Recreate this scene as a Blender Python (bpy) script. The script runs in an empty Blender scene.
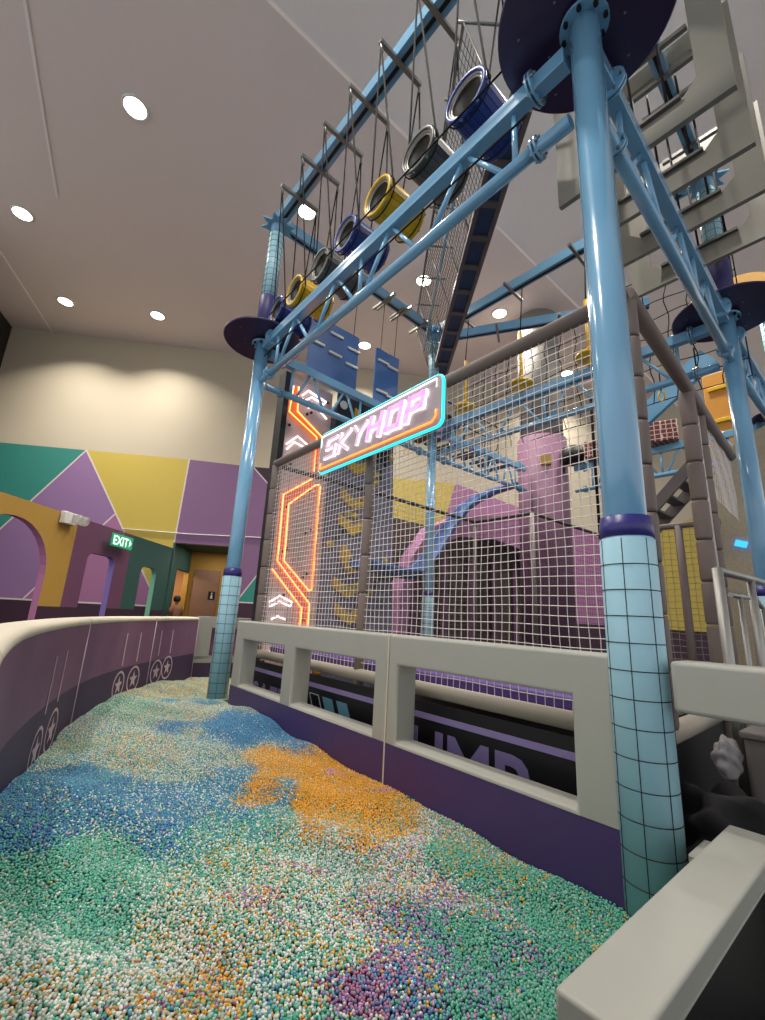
import bpy, bmesh, math, random
from mathutils import Vector as V, Matrix
random.seed(7)
PI = math.pi
sc = bpy.context.scene
C = sc.collection
# ------------------------------------------------------------ camera, world, light, exposure
cam = bpy.data.cameras.new('camera'); co = bpy.data.objects.new('camera', cam); C.objects.link(co)
cam.sensor_fit = 'HORIZONTAL'; cam.sensor_width = 36; cam.lens = 440 / 765 * 36
cam.clip_start = 0.02; cam.clip_end = 200
CR = Matrix(((0.75915, -0.19206, -0.62193), (-0.64891, -0.14951, -0.74603), (0.05030, 0.96993, -0.23813)))
q = CR.to_quaternion(); co.matrix_world = Matrix.Translation((0, 0, 1.5)) @ q.to_matrix().to_4x4()
sc.camera = co
w = bpy.data.worlds.new('world'); sc.world = w; w.use_nodes = True
w.node_tree.nodes['Background'].inputs[0].default_value = (0.96, 0.97, 1.0, 1)
w.node_tree.nodes['Background'].inputs[1].default_value = 0.88
sc.view_settings.view_transform = 'Standard'; sc.view_settings.look = 'None'
sc.view_settings.exposure = 0.12; sc.view_settings.gamma = 1.0; sc.view_settings.use_curve_mapping = False
try: sc.cycles.use_denoising = True
except Exception: pass
LAMP_POWER = 110
ROOM_LAMPS = [(0.19, 9.32), (-1.59, 14.52), (-0.25, 18.13), (2.44, 16.56), (4.27, 8.95), (8.31, 8.51), (11.31, 7.76), (9.1, 12.55),
              (-3.2, 3.4), (0.4, 3.2), (6.2, 1.2), (12.0, 3.0), (16.48, 8.01), (17.0, 3.0)]  # this row: unseen downlights added for light, except the one at the far wall
CEIL = 12.0

# ------------------------------------------------------------ materials
def lin(h):
    h = h.lstrip('#'); r = [int(h[i:i + 2], 16) / 255 for i in (0, 2, 4)]
    return tuple(c / 12.92 if c <= .04045 else ((c + .055) / 1.055) ** 2.4 for c in r) + (1,)
MATS = {}
def mat(name, hexc, rough=.5, metal=0, emit=0, var=.06, scale=6, bump=0, bscale=60, emc=None, alpha=None, coat=0):
    if name in MATS: return MATS[name]
    m = bpy.data.materials.new(name); m.use_nodes = True; nt = m.node_tree; b = nt.nodes['Principled BSDF']
    c = lin(hexc)
    b.inputs['Roughness'].default_value = rough; b.inputs['Metallic'].default_value = metal
    b.inputs['Coat Weight'].default_value = coat; b.inputs['Coat Roughness'].default_value = .12
    tc = nt.nodes.new('ShaderNodeTexCoord')
    no = nt.nodes.new('ShaderNodeTexNoise'); no.inputs['Scale'].default_value = scale; no.inputs['Detail'].default_value = 4
    nt.links.new(tc.outputs['Object'], no.inputs['Vector'])
    mx = nt.nodes.new('ShaderNodeMix'); mx.data_type = 'RGBA'
    mx.inputs[6].default_value = tuple(x * (1 - var) for x in c[:3]) + (1,)
    mx.inputs[7].default_value = tuple(min(1, x * (1 + var)) for x in c[:3]) + (1,)
    nt.links.new(no.outputs['Fac'], mx.inputs[0]); nt.links.new(mx.outputs[2], b.inputs['Base Color'])
    if bump:
        n2 = nt.nodes.new('ShaderNodeTexNoise'); n2.inputs['Scale'].default_value = bscale; n2.inputs['Detail'].default_value = 3
        nt.links.new(tc.outputs['Object'], n2.inputs['Vector'])
        bp = nt.nodes.new('ShaderNodeBump'); bp.inputs['Strength'].default_value = bump; bp.inputs['Distance'].default_value = .01
        nt.links.new(n2.outputs['Fac'], bp.inputs['Height']); nt.links.new(bp.outputs['Normal'], b.inputs['Normal'])
    if emit:
        b.inputs['Emission Color'].default_value = lin(emc or hexc); b.inputs['Emission Strength'].default_value = emit
    if alpha is not None: b.inputs['Alpha'].default_value = alpha
    MATS[name] = m; return m
STEEL = mat('blue painted steel', '#78afd3', .2, coat=.8, var=.03)
STEEL2 = mat('dark blue steel', '#2b3f63', .4)
PADB = mat('light blue vinyl', '#a2d0e0', .38, var=.04, bump=.05)
SEAM = mat('black seam', '#15161b', .7)
NAVY = mat('navy vinyl', '#2e2c78', .35)
GREYV = mat('grey green vinyl', '#a6a79e', .55, var=.04, bump=.12, bscale=14)
PURV = mat('purple vinyl', '#463266', .42, var=.07, bump=.1, bscale=10)
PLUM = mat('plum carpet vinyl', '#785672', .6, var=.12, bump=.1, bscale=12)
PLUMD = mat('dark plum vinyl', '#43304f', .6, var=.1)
CREAM = mat('cream vinyl', '#cfc8b4', .55, var=.04)
LINEV = mat('pale lilac print', '#c9b2bd', .6)
DISC = mat('dark purple board', '#35254a', .35, var=.05)
BOLT = mat('bolt black', '#16161c', .4, metal=.3)
GALV = mat('galvanised steel', '#8d8d89', .4, metal=.75, var=.15)
INOX = mat('brushed stainless', '#a9a8a3', .48, metal=.8)
ROPE = mat('black rope', '#08080b', .9)
NETW = mat('white netting', '#e2dad4', .8)
NETG = mat('cream netting', '#a79f92', .8)
BROWN = mat('taupe foam sleeve', '#7b6d66', .6, var=.08, bump=.1, bscale=20)
BLUEP = mat('blue plastic', '#25408f', .35)
BLUEPL = mat('mid blue board', '#4069a6', .4, var=.03)
YELP = mat('yellow plastic', '#d8ae1c', .35)
GRYP = mat('grey plastic', '#5b5a58', .45)
INNER = mat('barrel inner steel', '#8b8983', .4, metal=.5, var=.2)
BLACK = mat('black vinyl', '#141317', .5)
WHITE = mat('white plastic', '#dcdad4', .4)
CEILM = mat('ceiling paint', '#e6d8d2', .9, var=.02)
CEILL = mat('pale ceiling paint', '#f0e9e5', .9, var=.02)
WALLC = mat('cream wall paint', '#bcb29c', .85, var=.03, scale=1)
TEAL = mat('teal paint', '#2f8278', .7, var=.03)
LILAC = mat('lilac paint', '#8c6c98', .7, var=.03)
LILAC2 = mat('mauve paint', '#7d5c82', .7, var=.03)
YELW = mat('yellow paint', '#bfa94a', .7, var=.03)
OCHRE = mat('ochre paint', '#b08a3c', .7, var=.03)
PLUMP = mat('plum paint', '#6b4360', .7, var=.03)
DGREEN = mat('dark green paint', '#2c5550', .7, var=.03)
PINKP = mat('pink paint', '#9c6890', .7, var=.03)
BASEP = mat('dark plum base paint', '#3a2034', .7, var=.03)
LINEP = mat('white line paint', '#cfc6c2', .7)
MINT = mat('mint paint', '#6fae92', .7)
FLOORM = mat('dark rubber floor', '#2a292c', .8, var=.2, scale=3)

# ------------------------------------------------------------ mesh helpers
def nb(): return bmesh.new()
def basis(d):
    d = V(d).normalized(); a = V((0, 0, 1)) if abs(d.z) < .93 else V((0, 1, 0))
    u = d.cross(a).normalized(); return u, u.cross(d).normalized(), d
def box(bm, c, s, rz=0, R=None, mi=0, bev=0):
    R = R or Matrix.Rotation(rz, 3, 'Z')
    vs = [bm.verts.new(V(c) + R @ V((x * s[0] / 2, y * s[1] / 2, z * s[2] / 2))) for x in (-1, 1) for y in (-1, 1) for z in (-1, 1)]
    fs = []
    for f in ((0, 1, 3, 2), (4, 6, 7, 5), (0, 4, 5, 1), (2, 3, 7, 6), (0, 2, 6, 4), (1, 5, 7, 3)):
        fc = bm.faces.new([vs[i] for i in f]); fc.material_index = mi; fs.append(fc)
    if bev:
        es = list({e for f in fs for e in f.edges})
        r = bmesh.ops.bevel(bm, geom=es, offset=bev, segments=3, profile=.5, affect='EDGES')
        for f in r['faces']: f.smooth = True; f.material_index = mi
def beam(bm, p, q_, w_, h, mi=0, bev=0):
    p = V(p); q_ = V(q_); u, v_, d = basis(q_ - p)
    R = Matrix((d, u, v_)).transposed()
    box(bm, (p + q_) / 2, ((q_ - p).length, w_, h), R=R, mi=mi, bev=bev)
def tube(bm, pts, r, seg=10, cap=True, mi=0, smooth=True, r2=None, closed=False):
    pts = [V(p) for p in pts]; n = len(pts); rings = []
    for i, p in enumerate(pts):
        if closed: d = pts[(i + 1) % n] - pts[i - 1]
        else: d = pts[min(i + 1, n - 1)] - pts[max(i - 1, 0)]
        if d.length < 1e-9: d = V((0, 0, 1))
        if i == 0: u, v_, _ = basis(d)
        else:
            d.normalize(); u = (u - d * u.dot(d)).normalized(); v_ = u.cross(d).normalized()
        rr = r if r2 is None else r + (r2 - r) * i / max(1, n - 1)
        if isinstance(r, (list, tuple)): rr = r[i]
        rings.append([bm.verts.new(p + (u * math.cos(2 * PI * k / seg) + v_ * math.sin(2 * PI * k / seg)) * rr) for k in range(seg)])
    m = n if closed else n - 1
    for i in range(m):
        a, b = rings[i], rings[(i + 1) % n]
        for k in range(seg):
            f = bm.faces.new((a[k], a[(k + 1) % seg], b[(k + 1) % seg], b[k])); f.smooth = smooth; f.material_index = mi
    if cap and not closed:
        for rg in (rings[0], rings[-1]):
            try: f = bm.faces.new(rg); f.material_index = mi
            except ValueError: pass
def lathe(bm, prof, seg=32, o=(0, 0, 0), R=None, mi=0, smooth=True, closed=False):
    R = R or Matrix.Identity(3); o = V(o); rings = []
    for r, z in prof:
        rings.append([bm.verts.new(o + R @ V((r * math.cos(2 * PI * k / seg), r * math.sin(2 * PI * k / seg), z))) for k in range(seg)])
    n = len(rings); m = n if closed else n - 1
    for i in range(m):
        a, b = rings[i], rings[(i + 1) % n]
        for k in range(seg):
            f = bm.faces.new((a[k], a[(k + 1) % seg], b[(k + 1) % seg], b[k])); f.smooth = smooth; f.material_index = mi
    if not closed:
        for rg, (r, z) in ((rings[0], prof[0]), (rings[-1], prof[-1])):
            if r > 1e-5: f = bm.faces.new(rg); f.material_index = mi
def disc(bm, c, n, r, t, seg=24, mi=0):
    u, v_, d = basis(n); R = Matrix((u, v_, d)).transposed()
    lathe(bm, [(r, 0), (r, t)], seg, c, R, mi, smooth=False)
def prism(bm, pts, off, mi=0):
    """pts: planar 3-D outline, extruded by vector off"""
    off = V(off); a = [bm.verts.new(V(p)) for p in pts]; b = [bm.verts.new(V(p) + off) for p in pts]
    f1 = bm.faces.new(a); f2 = bm.faces.new(b[::-1]); n = len(pts); fs = [f1, f2]
    for i in range(n): fs.append(bm.faces.new((a[i], b[i], b[(i + 1) % n], a[(i + 1) % n])))
    for f in fs: f.material_index = mi
    return fs
from mathutils.geometry import tessellate_polygon
def plate(bm, pts, off):
    off = V(off); a = [bm.verts.new(V(p)) for p in pts]; b = [bm.verts.new(V(p) + off) for p in pts]; n = len(pts)
    for t in tessellate_polygon([[V(p) for p in pts]]): bm.faces.new([a[i] for i in t]); bm.faces.new([b[i] for i in t])
    for i in range(n): bm.faces.new((a[i], b[i], b[(i + 1) % n], a[(i + 1) % n]))
ORG = {}
def obj(name, bm, m, parent=None, kind=None, keep=False):
    bmesh.ops.recalc_face_normals(bm, faces=bm.faces[:])
    if parent is not None: o0 = ORG[parent.name]
    else:
        xs = [v.co for v in bm.verts]
        lo = V([min(c[i] for c in xs) for i in range(3)]); hi = V([max(c[i] for c in xs) for i in range(3)])
        o0 = V(((lo.x + hi.x) / 2, (lo.y + hi.y) / 2, lo.z))
    bmesh.ops.translate(bm, verts=bm.verts[:], vec=-o0)
    me = bpy.data.meshes.new(name); bm.to_mesh(me); bm.free()
    for x in (m if isinstance(m, (list, tuple)) else [m]): me.materials.append(x)
    o = bpy.data.objects.new(name, me); C.objects.link(o)
    if parent is not None: o.parent = parent
    else: o.location = o0
    ORG[o.name] = o0
    if kind: o['kind'] = kind
    return o
def tag(o, label, cat, group=None, kind=None):
    o['label'] = label; o['category'] = cat
    if group: o['group'] = group
    o['kind'] = kind or 'thing'
    return o
def thing(name, label, cat, loc, group=None):
    o = bpy.data.objects.new(name, None); C.objects.link(o); o.location = loc; o.empty_display_size = .1
    ORG[o.name] = V(loc); return tag(o, label, cat, group)
def copy_tree(o, parent=None):
    kids = [c for c in bpy.data.objects if c.parent == o]
    c = o.copy(); C.objects.link(c)
    if parent: c.parent = parent
    for k in kids: copy_tree(k, c)
    return c
def struct(name, bm, m): return obj(name, bm, m, kind='structure')

# ------------------------------------------------------------ the hall: floor, ceiling, back wall with mural
b = nb(); box(b, (9, 6, -.1), (40, 44, .2)); struct('floor', b, FLOORM)
b = nb(); box(b, (9, 15.4, CEIL + .15), (44, 19.2, .3)); box(b, (9, -4.2, CEIL + .28), (44, 20, .3), mi=1); struct('ceiling', b, [CEILM, CEILL])
b = nb(); beam(b, (-1.8, 8.4, CEIL - .01), (-.9, 13.2, CEIL - .01), .05, .03); struct('trim_1', b, CEILL)
b = nb(); beam(b, (-2.08, 16.75, CEIL - .01), (-.2, 21.4, CEIL - .01), .05, .03); struct('trim_2', b, CEILL)
WP = V((-2.08, 21.8, 0)); a_ = math.radians(122.8); WD = V((math.sin(a_), math.cos(a_), 0)); WN = V((-WD.y, WD.x, 0))  # WN away from the room
if WN.y < 0: WN = -WN
def wp(s, z, off=0): return WP + WD * s - WN * off + V((0, 0, z))
def wprism(bm, poly, off0, off1, mi=0): return prism(bm, [wp(s, z, off0) for s, z in poly], -WN * (off1 - off0), mi)
b = nb()
for s0, s1, z0, z1 in ((-6, 7.93, 0, CEIL), (7.93, 10.15, 3.85, CEIL), (10.15, 40, 0, CEIL)):
    wprism(b, [(s0, z0), (s1, z0), (s1, z1), (s0, z1)], -.3, 0, 0)
def rightline(z): return 4.18 + (7.14 - z) / 1.59
def leftline(z): return 4.18 - (7.14 - z) / 1.435
polys = [
    (1, [(-6, 7.15), (4.18, 7.15), (leftline(1.5), 1.5), (-6, 1.5)]),
    (2, [(4.18, 7.15), (rightline(4.78), 4.78), (3.2, 1.5), (leftline(1.5), 1.5)]),
    (5, [(5.66, 4.78), (rightline(1.5), 1.5), (3.2, 1.5)]),
    (3, [(4.18, 7.15), (7.95, 7.15), (7.88, 1.5), (rightline(1.5), 1.5)]),
    (4, [(7.95, 7.15), (10.4, 7.08), (11.1, 6.38), (12.2, 5.3), (12.2, 3.85), (7.93, 3.85)]),
    (6, [(10.4, 7.08), (12.2, 7.1), (12.2, 5.3)]),
    (4, [(10.15, 3.85), (12.2, 3.85), (12.2, 4.4), (11.2, 3.17), (10.4, 1.8), (10.15, 1.8)]),
    (1, [(10.4, 1.8), (11.2, 3.17), (12.2, 4.7), (12.2, 1.8)]),
    (3, [(12.2, 7.15), (18.7, 7.15), (17.2, 1.5), (12.2, 1.5)]),
    (5, [(18.7, 7.15), (26.2, 5.0), (26.2, 1.5), (17.2, 1.5)]),
    (3, [(26.2, 5.0), (31, 7.15), (40, 7.15), (40, 1.5), (26.2, 1.5)]),
    (6, [(-6, 0), (7.93, 0), (7.93, 1.5), (-6, 1.5)]), (6, [(10.15, 0), (40, 0), (40, 1.5), (12.2, 1.8), (10.15, 1.8)])]
for mi, p in polys: wprism(b, p, .0, .006, mi)
def wline(p, q_, wd=.07):
    wd *= .55
    d = V((q_[0] - p[0], q_[1] - p[1])).normalized() * wd / 2; n = (-d.y, d.x)
    wprism(b, [(p[0] + n[0], p[1] + n[1]), (q_[0] + n[0], q_[1] + n[1]), (q_[0] - n[0], q_[1] - n[1]), (p[0] - n[0], p[1] - n[1])], .006, .011, 7)
wline((4.18, 7.15), (leftline(1.5), 1.5), .1); wline((4.18, 7.15), (rightline(1.5), 1.5), .1); wline((7.95, 7.15), (7.9, 3.85), .1)
wline((5.66, 4.78), (3.2, 1.5), .1); wline((10.4, 7.08), (12.2, 5.3), .08); wline((10.4, 1.8), (12.2, 4.7), .08); wline((-6, 1.5), (7.9, 1.5), .1)
wline((10.2, 1.8), (12.2, 1.8), .08)
struct('wall_back', b, [WALLC, TEAL, LILAC, YELW, LILAC2, PINKP, BASEP, LINEP])
b = nb(); tube(b, [wp(6.0, 4.22, .05), wp(8.5, 4.2, .05), wp(12.0, 4.28, .05)], .022, 6); struct('trim_3', b, WHITE)
# corridor recess behind the back wall
b = nb()
pr = lambda s0, s1, d0, d1, z0, z1, mi: wprism(b, [(s0, z0), (s1, z0), (s1, z1), (s0, z1)], -d0, -d1, mi)
for s0, s1, d0, d1, z0, z1, mi in ((7.73, 7.93, .3, .7, 0, 3.85, 0), (7.73, 7.93, .7, 2.3, 2.95, 3.85, 0), (7.73, 7.93, 2.3, 2.5, 0, 3.85, 1),
                                   (7.73, 11.2, 2.5, 2.7, 0, 3.85, 1), (10.15, 10.35, .3, 2.5, 0, 3.85, 1), (7.73, 10.35, .3, 2.7, 3.85, 4.0, 0)):
    pr(s0, s1, d0, d1, z0, z1, mi)
pr(7.88, 7.945, -.012, .3, 0, 3.85, 0)
struct('wall_corridor', b, [DGREEN, OCHRE])
b = nb(); wprism(b, [(6.6, 0), (7.6, 0), (7.6, 3.2), (6.6, 3.2)], -3.2, -3.1, 0); 
wprism(b, [(6.5, 0), (6.6, 0), (6.6, 3.2), (6.5, 3.2)], -3.2, -.6, 0); struct('wall_side_room', b, mat('peach wall paint', '#d3a276', .8))
for s_, d_, e_, c_ in ((7.2, 1.6, 26, (1, .8, .6)), (9.1, 1.2, 22, (1, .92, .82))):  # side room's own light, unseen; corridor light added to brighten its dark end
    l_ = bpy.data.lights.new('unseen_room_light', 'AREA'); l_.size = .3; l_.energy = e_; l_.color = c_
    lo = bpy.data.objects.new('unseen_room_light', l_); C.objects.link(lo); lo.location = wp(s_, 3.15 if s_ < 8 else 3.8, -d_)
b = nb(); wprism(b, [(8.1, 0), (9.15, 0), (9.15, 3.1), (8.1, 3.1)], -2.5, -2.44, 0)
d1 = struct('door_1', b, mat('brown door laminate', '#8c6c58', .6))
b = nb(); wprism(b, [(8.78, 1.88), (9.06, 1.88), (9.06, 2.22), (8.78, 2.22)], -2.44, -2.43, 0)
wprism(b, [(8.90, 2.11), (8.95, 2.11), (8.95, 2.17), (8.90, 2.17)], -2.43, -2.427, 1); wprism(b, [(8.88, 1.93), (8.97, 1.93), (8.95, 2.09), (8.90, 2.09)], -2.43, -2.427, 1)
tag(obj('door_sign', b, [BLACK, WHITE]), 'small black sign with a white figure on the brown door', 'sign')
# dark wall at the far left top
b = nb(); prism(b, [wp(.45, 0), wp(.45, CEIL), wp(.45, CEIL) + V((-.75, -1.95, 0)) * 3, wp(.45, 0) + V((-.75, -1.95, 0)) * 3], (-.2, .08, 0))
bmesh.ops.delete(b, geom=[v for v in b.verts if v.co.z < 1], context='VERTS') if False else None
struct('wall_left', b, mat('black panelling', '#241d1c', .7))

# ------------------------------------------------------------ arcade wall with arches
W0 = V((4.63, 17.60, 0)); a_ = math.radians(41); AD = V((-math.sin(a_), -math.cos(a_), 0)); AN = V((-AD.y, AD.x, 0))
if AN.x > 0: AN = -AN           # away from the pit
def ap(s, z, off=0): return W0 + AD * s + AN * off + V((0, 0, z))
def arch(s0, s1, zt, r, n=8):
    pts = [(s0, 0)]
    for k in range(n + 1): t = PI - PI / 2 * k / n; pts.append((s0 + r + r * math.cos(t), zt - r + r * math.sin(t)))
    for k in range(n + 1): t = PI / 2 - PI / 2 * k / n; pts.append((s1 - r + r * math.cos(t), zt - r + r * math.sin(t)))
    return pts + [(s1, 0)]
out = [(0, 3.63), (0, 0)] + arch(1.02, 2.0, 2.76, .22) + arch(3.45, 4.66, 2.82, .22) + arch(6.0, 8.35, 3.24, 1.15) + [(10.5, 0), (10.5, 3.63)]
b = nb(); plate(b, [ap(s, z) for s, z in out], AN * .16)
for s in (2.78, 5.28): bmesh.ops.bisect_plane(b, geom=b.verts[:] + b.edges[:] + b.faces[:], plane_co=ap(s, 0), plane_no=AD)
bmesh.ops.bisect_plane(b, geom=b.verts[:] + b.edges[:] + b.faces[:], plane_co=(0, 0, 1.37), plane_no=(0, 0, 1))
bmesh.ops.recalc_face_normals(b, faces=b.faces[:])
for f in b.faces:
    c = f.calc_center_median(); s = (c - W0).dot(AD); f.material_index = 0 if s < 2.78 else 1 if s < 5.28 else 2
    if abs(f.normal.dot(AN)) > .7 and c.z < 1.37: f.material_index = 3
    elif abs(f.normal.dot(AN)) < .5 and .9 < s < 8.4 and c.z < 3.3: f.material_index = 4 if s < 2.5 else 5 if s < 5 else 6
struct('wall_arcade', b, [DGREEN, PLUMP, OCHRE, BASEP, MINT, mat('violet paint', '#7d6bb0', .7), mat('rose paint', '#b06f96', .7)])
# exit sign
t = thing('exit_sign', 'green EXIT sign with a white arrow on the arched partition wall', 'sign', ap(3.35, 3.3, -.3))
b = nb(); c = ap(3.67, 3.28, -.24); R = Matrix((-AD, -AN, V((0, 0, 1)))).transposed(); box(b, c, (.98, .06, .36), R=R, bev=.01)
obj('sign_box', b, mat('exit green', '#1c9a6a', .4, emit=.5), t)
b = nb(); box(b, ap(3.67, 3.5, -.24), (.03, .03, .12), R=R); box(b, ap(3.67, 3.55, -.12), (.03, .26, .03), R=R); obj('bracket', b, GALV, t)
def text(s, size, ext, name, m, parent, origin, ux, uz, align='CENTER', shear=0, bold=0):
    cu = bpy.data.curves.new('t', 'FONT'); cu.body = s; cu.size = size; cu.extrude = ext; cu.align_x = align; cu.shear = shear; cu.offset = bold
    cu.resolution_u = 3
    to = bpy.data.objects.new('t', cu); dg = bpy.context.evaluated_depsgraph_get(); C.objects.link(to); bpy.context.view_layer.update()
    dg = bpy.context.evaluated_depsgraph_get(); me = bpy.data.meshes.new_from_object(to.evaluated_get(dg))
    bm = nb(); bm.from_mesh(me); bpy.data.objects.remove(to); bpy.data.curves.remove(cu)
    ux = V(ux).normalized(); uz = V(uz).normalized(); n = ux.cross(uz)
    for v_ in bm.verts: v_.co = V(origin) + ux * v_.co.x + uz * v_.co.y + n * v_.co.z
    return obj(name, bm, m, parent)
WEM = mat('lit white lettering', '#e8fff0', .5, emit=.9)
text('EXIT', .36, .002, 'lettering', WEM, t, ap(3.79, 3.15, -.275), -AD, (0, 0, 1), bold=.006)
b = nb(); prism(b, [ap(3.36, 3.39, -.272), ap(3.36, 3.17, -.272), ap(3.25, 3.28, -.272)], -AN * .004); obj('arrow', b, WEM, t)
# emergency lights
t = thing('emergency_light', 'white twin-headed emergency light high on the ochre arched wall', 'light', ap(4.95, 3.2, -.1))
b = nb(); box(b, ap(5.75, 3.5, -.08), (.42, .14, .3), R=R, bev=.02); obj('housing', b, WHITE, t)
for ds in (-.1, .28):
    b = nb(); lathe(b, [(.04, 0), (.11, .06), (.13, .15), (.09, .17)], 16, ap(5.52 + ds * .7, 3.5, -.14), Matrix((AD.cross(V((0, 0, 1))), V((0, 0, 1)), -AN)).transposed())
    obj('lamp_head', b, WHITE, t)

# ------------------------------------------------------------ ceiling downlights
LE = mat('downlight glow', '#fff4e2', .5, emit=9)
lamp0 = None
DLAB = ['round ceiling downlight, largest, upper left of the hall', 'round ceiling downlight at the far left edge', 'round ceiling downlight above the left end of the mural',
        'round ceiling downlight above the yellow part of the mural', 'round ceiling downlight between the hanging ropes of the barrels', 'round ceiling downlight just left of the netted diagonal walkway',
        'round ceiling downlight right of the netted diagonal walkway', 'round ceiling downlight showing between the two hanging blue boards'] + ['round ceiling downlight over ' + k for k in ('the arched partition wall, unseen, added for light', 'the near end of the pellet pit, unseen, added for light', 'the foreground corner of the ropes course, unseen, added for light', 'the distant right post, unseen, added for light', 'the far wall, seen right of the middle yellow disc', 'the dark navy partition, unseen, added for light', 'the floor outside the storage bin', 'the entrance left of the camera', 'the floor beyond the stainless handrail')]
data = bpy.data.lights.new('downlight_lamp', 'AREA'); data.shape = 'DISK'; data.size = .5; data.energy = LAMP_POWER; data.color = (1, .93, .85); data.spread = math.radians(125)
for i, (x, y) in enumerate(ROOM_LAMPS):
    if i == 0:
        t = thing('ceiling_light', DLAB[0], 'ceiling light', (x, y, CEIL), 'ceiling downlights')
        b = nb(); lathe(b, [(.21, CEIL - .015), (.25, CEIL - .03), (.27, CEIL - .03), (.28, CEIL - .001)], 32, (x, y, 0)); obj('trim_ring', b, WHITE, t)
        b = nb(); lathe(b, [(.225, CEIL - .02), (.225, CEIL - .012)], 32, (x, y, 0)); obj('diffuser', b, LE, t); lamp0 = t
    else:
        t = copy_tree(lamp0); t.location = (x, y, CEIL if y > 5.8 else CEIL + .13)
        t['label'] = DLAB[i]
    lo = bpy.data.objects.new('downlight_lamp', data); C.objects.link(lo); lo.location = (0, 0, -.06); lo.parent = t

# ------------------------------------------------------------ left curved barrier
PTS = [(0, -1.2), (.0, .2), (.02, 1.0), (.04, 2.1), (.16, 3.4), (.42, 4.6), (.80, 5.8), (1.33, 6.9), (1.95, 7.8), (3.05, 9.1)]
def catmull(P, n=10):
    o_ = []; Q = [P[0]] + P + [P[-1]]
    for i in range(1, len(Q) - 2):
        p0, p1, p2, p3 = [V(x) for x in Q[i - 1:i + 3]]
        for k in range(n):
            t = k / n; o_.append(.5 * (2 * p1 + (p2 - p0) * t + (2 * p0 - 5 * p1 + 4 * p2 - p3) * t * t + (3 * p1 - p0 - 3 * p2 + p3) * t ** 3))
    o_.append(V(P[-1])); return o_
PATH = catmull(PTS)
def at_y(y):
    for a, c in zip(PATH, PATH[1:]):
        if a.y <= y <= c.y: t = (y - a.y) / (c.y - a.y); p = a.lerp(c, t); d = (c - a).normalized(); return p, d
    return PATH[-1], (PATH[-1] - PATH[-2]).normalized()
def seg_path(y0, y1, g=.006):
    ps = [at_y(y0 + g)] + [at_y(p.y) for p in PATH if y0 + g < p.y < y1 - g] + [at_y(y1 - g)]
    return [(p, V((-d.y, d.x))) for p, d in ps]         # normal pointing away from the pit
def sweep(bm, ps, prof, mi=0):
    rows = [[bm.verts.new((p.x + n.x * o_, p.y + n.y * o_, z)) for o_, z in prof] for p, n in ps]
    k = len(prof)
    for a, c in zip(rows, rows[1:]):
        for i in range(k): f = bm.faces.new((a[i], a[(i + 1) % k], c[(i + 1) % k], c[i])); f.material_index = mi; f.smooth = k > 4
    bm.faces.new(rows[0]); bm.faces.new(rows[-1][::-1])
PL = ['plum padded barrier panel nearest the camera with no emblems', 'plum padded barrier panel with tall stripes and star circles, nearest pair to the camera',
      'plum padded barrier panel with stripes and star circles, second pair from the camera', 'plum padded barrier panel with stripes and star circles, farthest pair from the camera']
emblems = {1: [(4.69, .33, 4.76, 1.05, .59), (5.13, .38, 5.14, 1.06, .62)], 2: [(7.07, .44, 7.08, 1.12, .69), (7.45, .46, 7.46, 1.11, .70)], 3: [(8.02, .48, 8.01, 1.12, .73), (8.3, .51, 8.32, 1.12, .73)]}
for i, (y0, y1) in enumerate(((-1.2, 2.0), (2.0, 5.8), (5.8, 7.82), (7.82, 9.1))):
    p, d = at_y((y0 + y1) / 2)
    t = thing('padded_barrier', PL[i], 'barrier', (p.x, p.y, 0), 'plum padded panels of the curved pit wall'); ps = seg_path(y0, y1)
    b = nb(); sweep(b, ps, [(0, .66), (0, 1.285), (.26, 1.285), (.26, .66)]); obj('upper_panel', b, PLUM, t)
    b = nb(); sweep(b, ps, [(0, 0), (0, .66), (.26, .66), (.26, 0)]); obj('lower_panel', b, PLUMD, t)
    b = nb(); sweep(b, ps, [(-.004, 1.275), (-.012, 1.30), (.0, 1.325), (.03, 1.335), (.23, 1.335), (.26, 1.325), (.272, 1.30), (.264, 1.275)]); obj('top_cap', b, CREAM, t)
    p, d = at_y(y1); n_ = V((d.y, -d.x)); b = nb(); tube(b, [(p.x + n_.x * .002, p.y + n_.y * .002, 0), (p.x + n_.x * .002, p.y + n_.y * .002, 1.28)], .007, 5); obj('joint_strip', b, LINEV, t)
    for (yc, zc, yl, z1, z0) in emblems.get(i, []):
        e = nb(); p, d = at_y(yc); n = V((d.y, -d.x)); P = lambda a, z: V((p.x + d.x * a + n.x * .004, p.y + d.y * a + n.y * .004, z))
        r1, r2 = .187, .16
        ringo = [P(r1 * math.cos(k * PI / 16), zc + r1 * math.sin(k * PI / 16)) for k in range(32)]; ringi = [P(r2 * math.cos(k * PI / 16), zc + r2 * math.sin(k * PI / 16)) for k in range(32)]
        vo = [e.verts.new(x) for x in ringo]; vi = [e.verts.new(x) for x in ringi]
        for k in range(32): e.faces.new((vo[k], vo[(k + 1) % 32], vi[(k + 1) % 32], vi[k]))
        st = [e.verts.new(P(rr * math.cos(PI / 2 + k * PI / 5), zc + rr * math.sin(PI / 2 + k * PI / 5))) for k, rr in enumerate([.125, .052] * 5)]
        cc = e.verts.new(P(0, zc))
        for k in range(10): e.faces.new((st[k], st[(k + 1) % 10], cc))
        obj('star_emblem', e, LINEV, t)
        e = nb(); p, d = at_y(yl); n = V((d.y, -d.x)); e.faces.new([e.verts.new(P(a, z)) for a, z in ((-.017, z0), (.017, z0), (.017, z1), (-.017, z1))])
        obj('stripe', e, LINEV, t)
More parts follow.
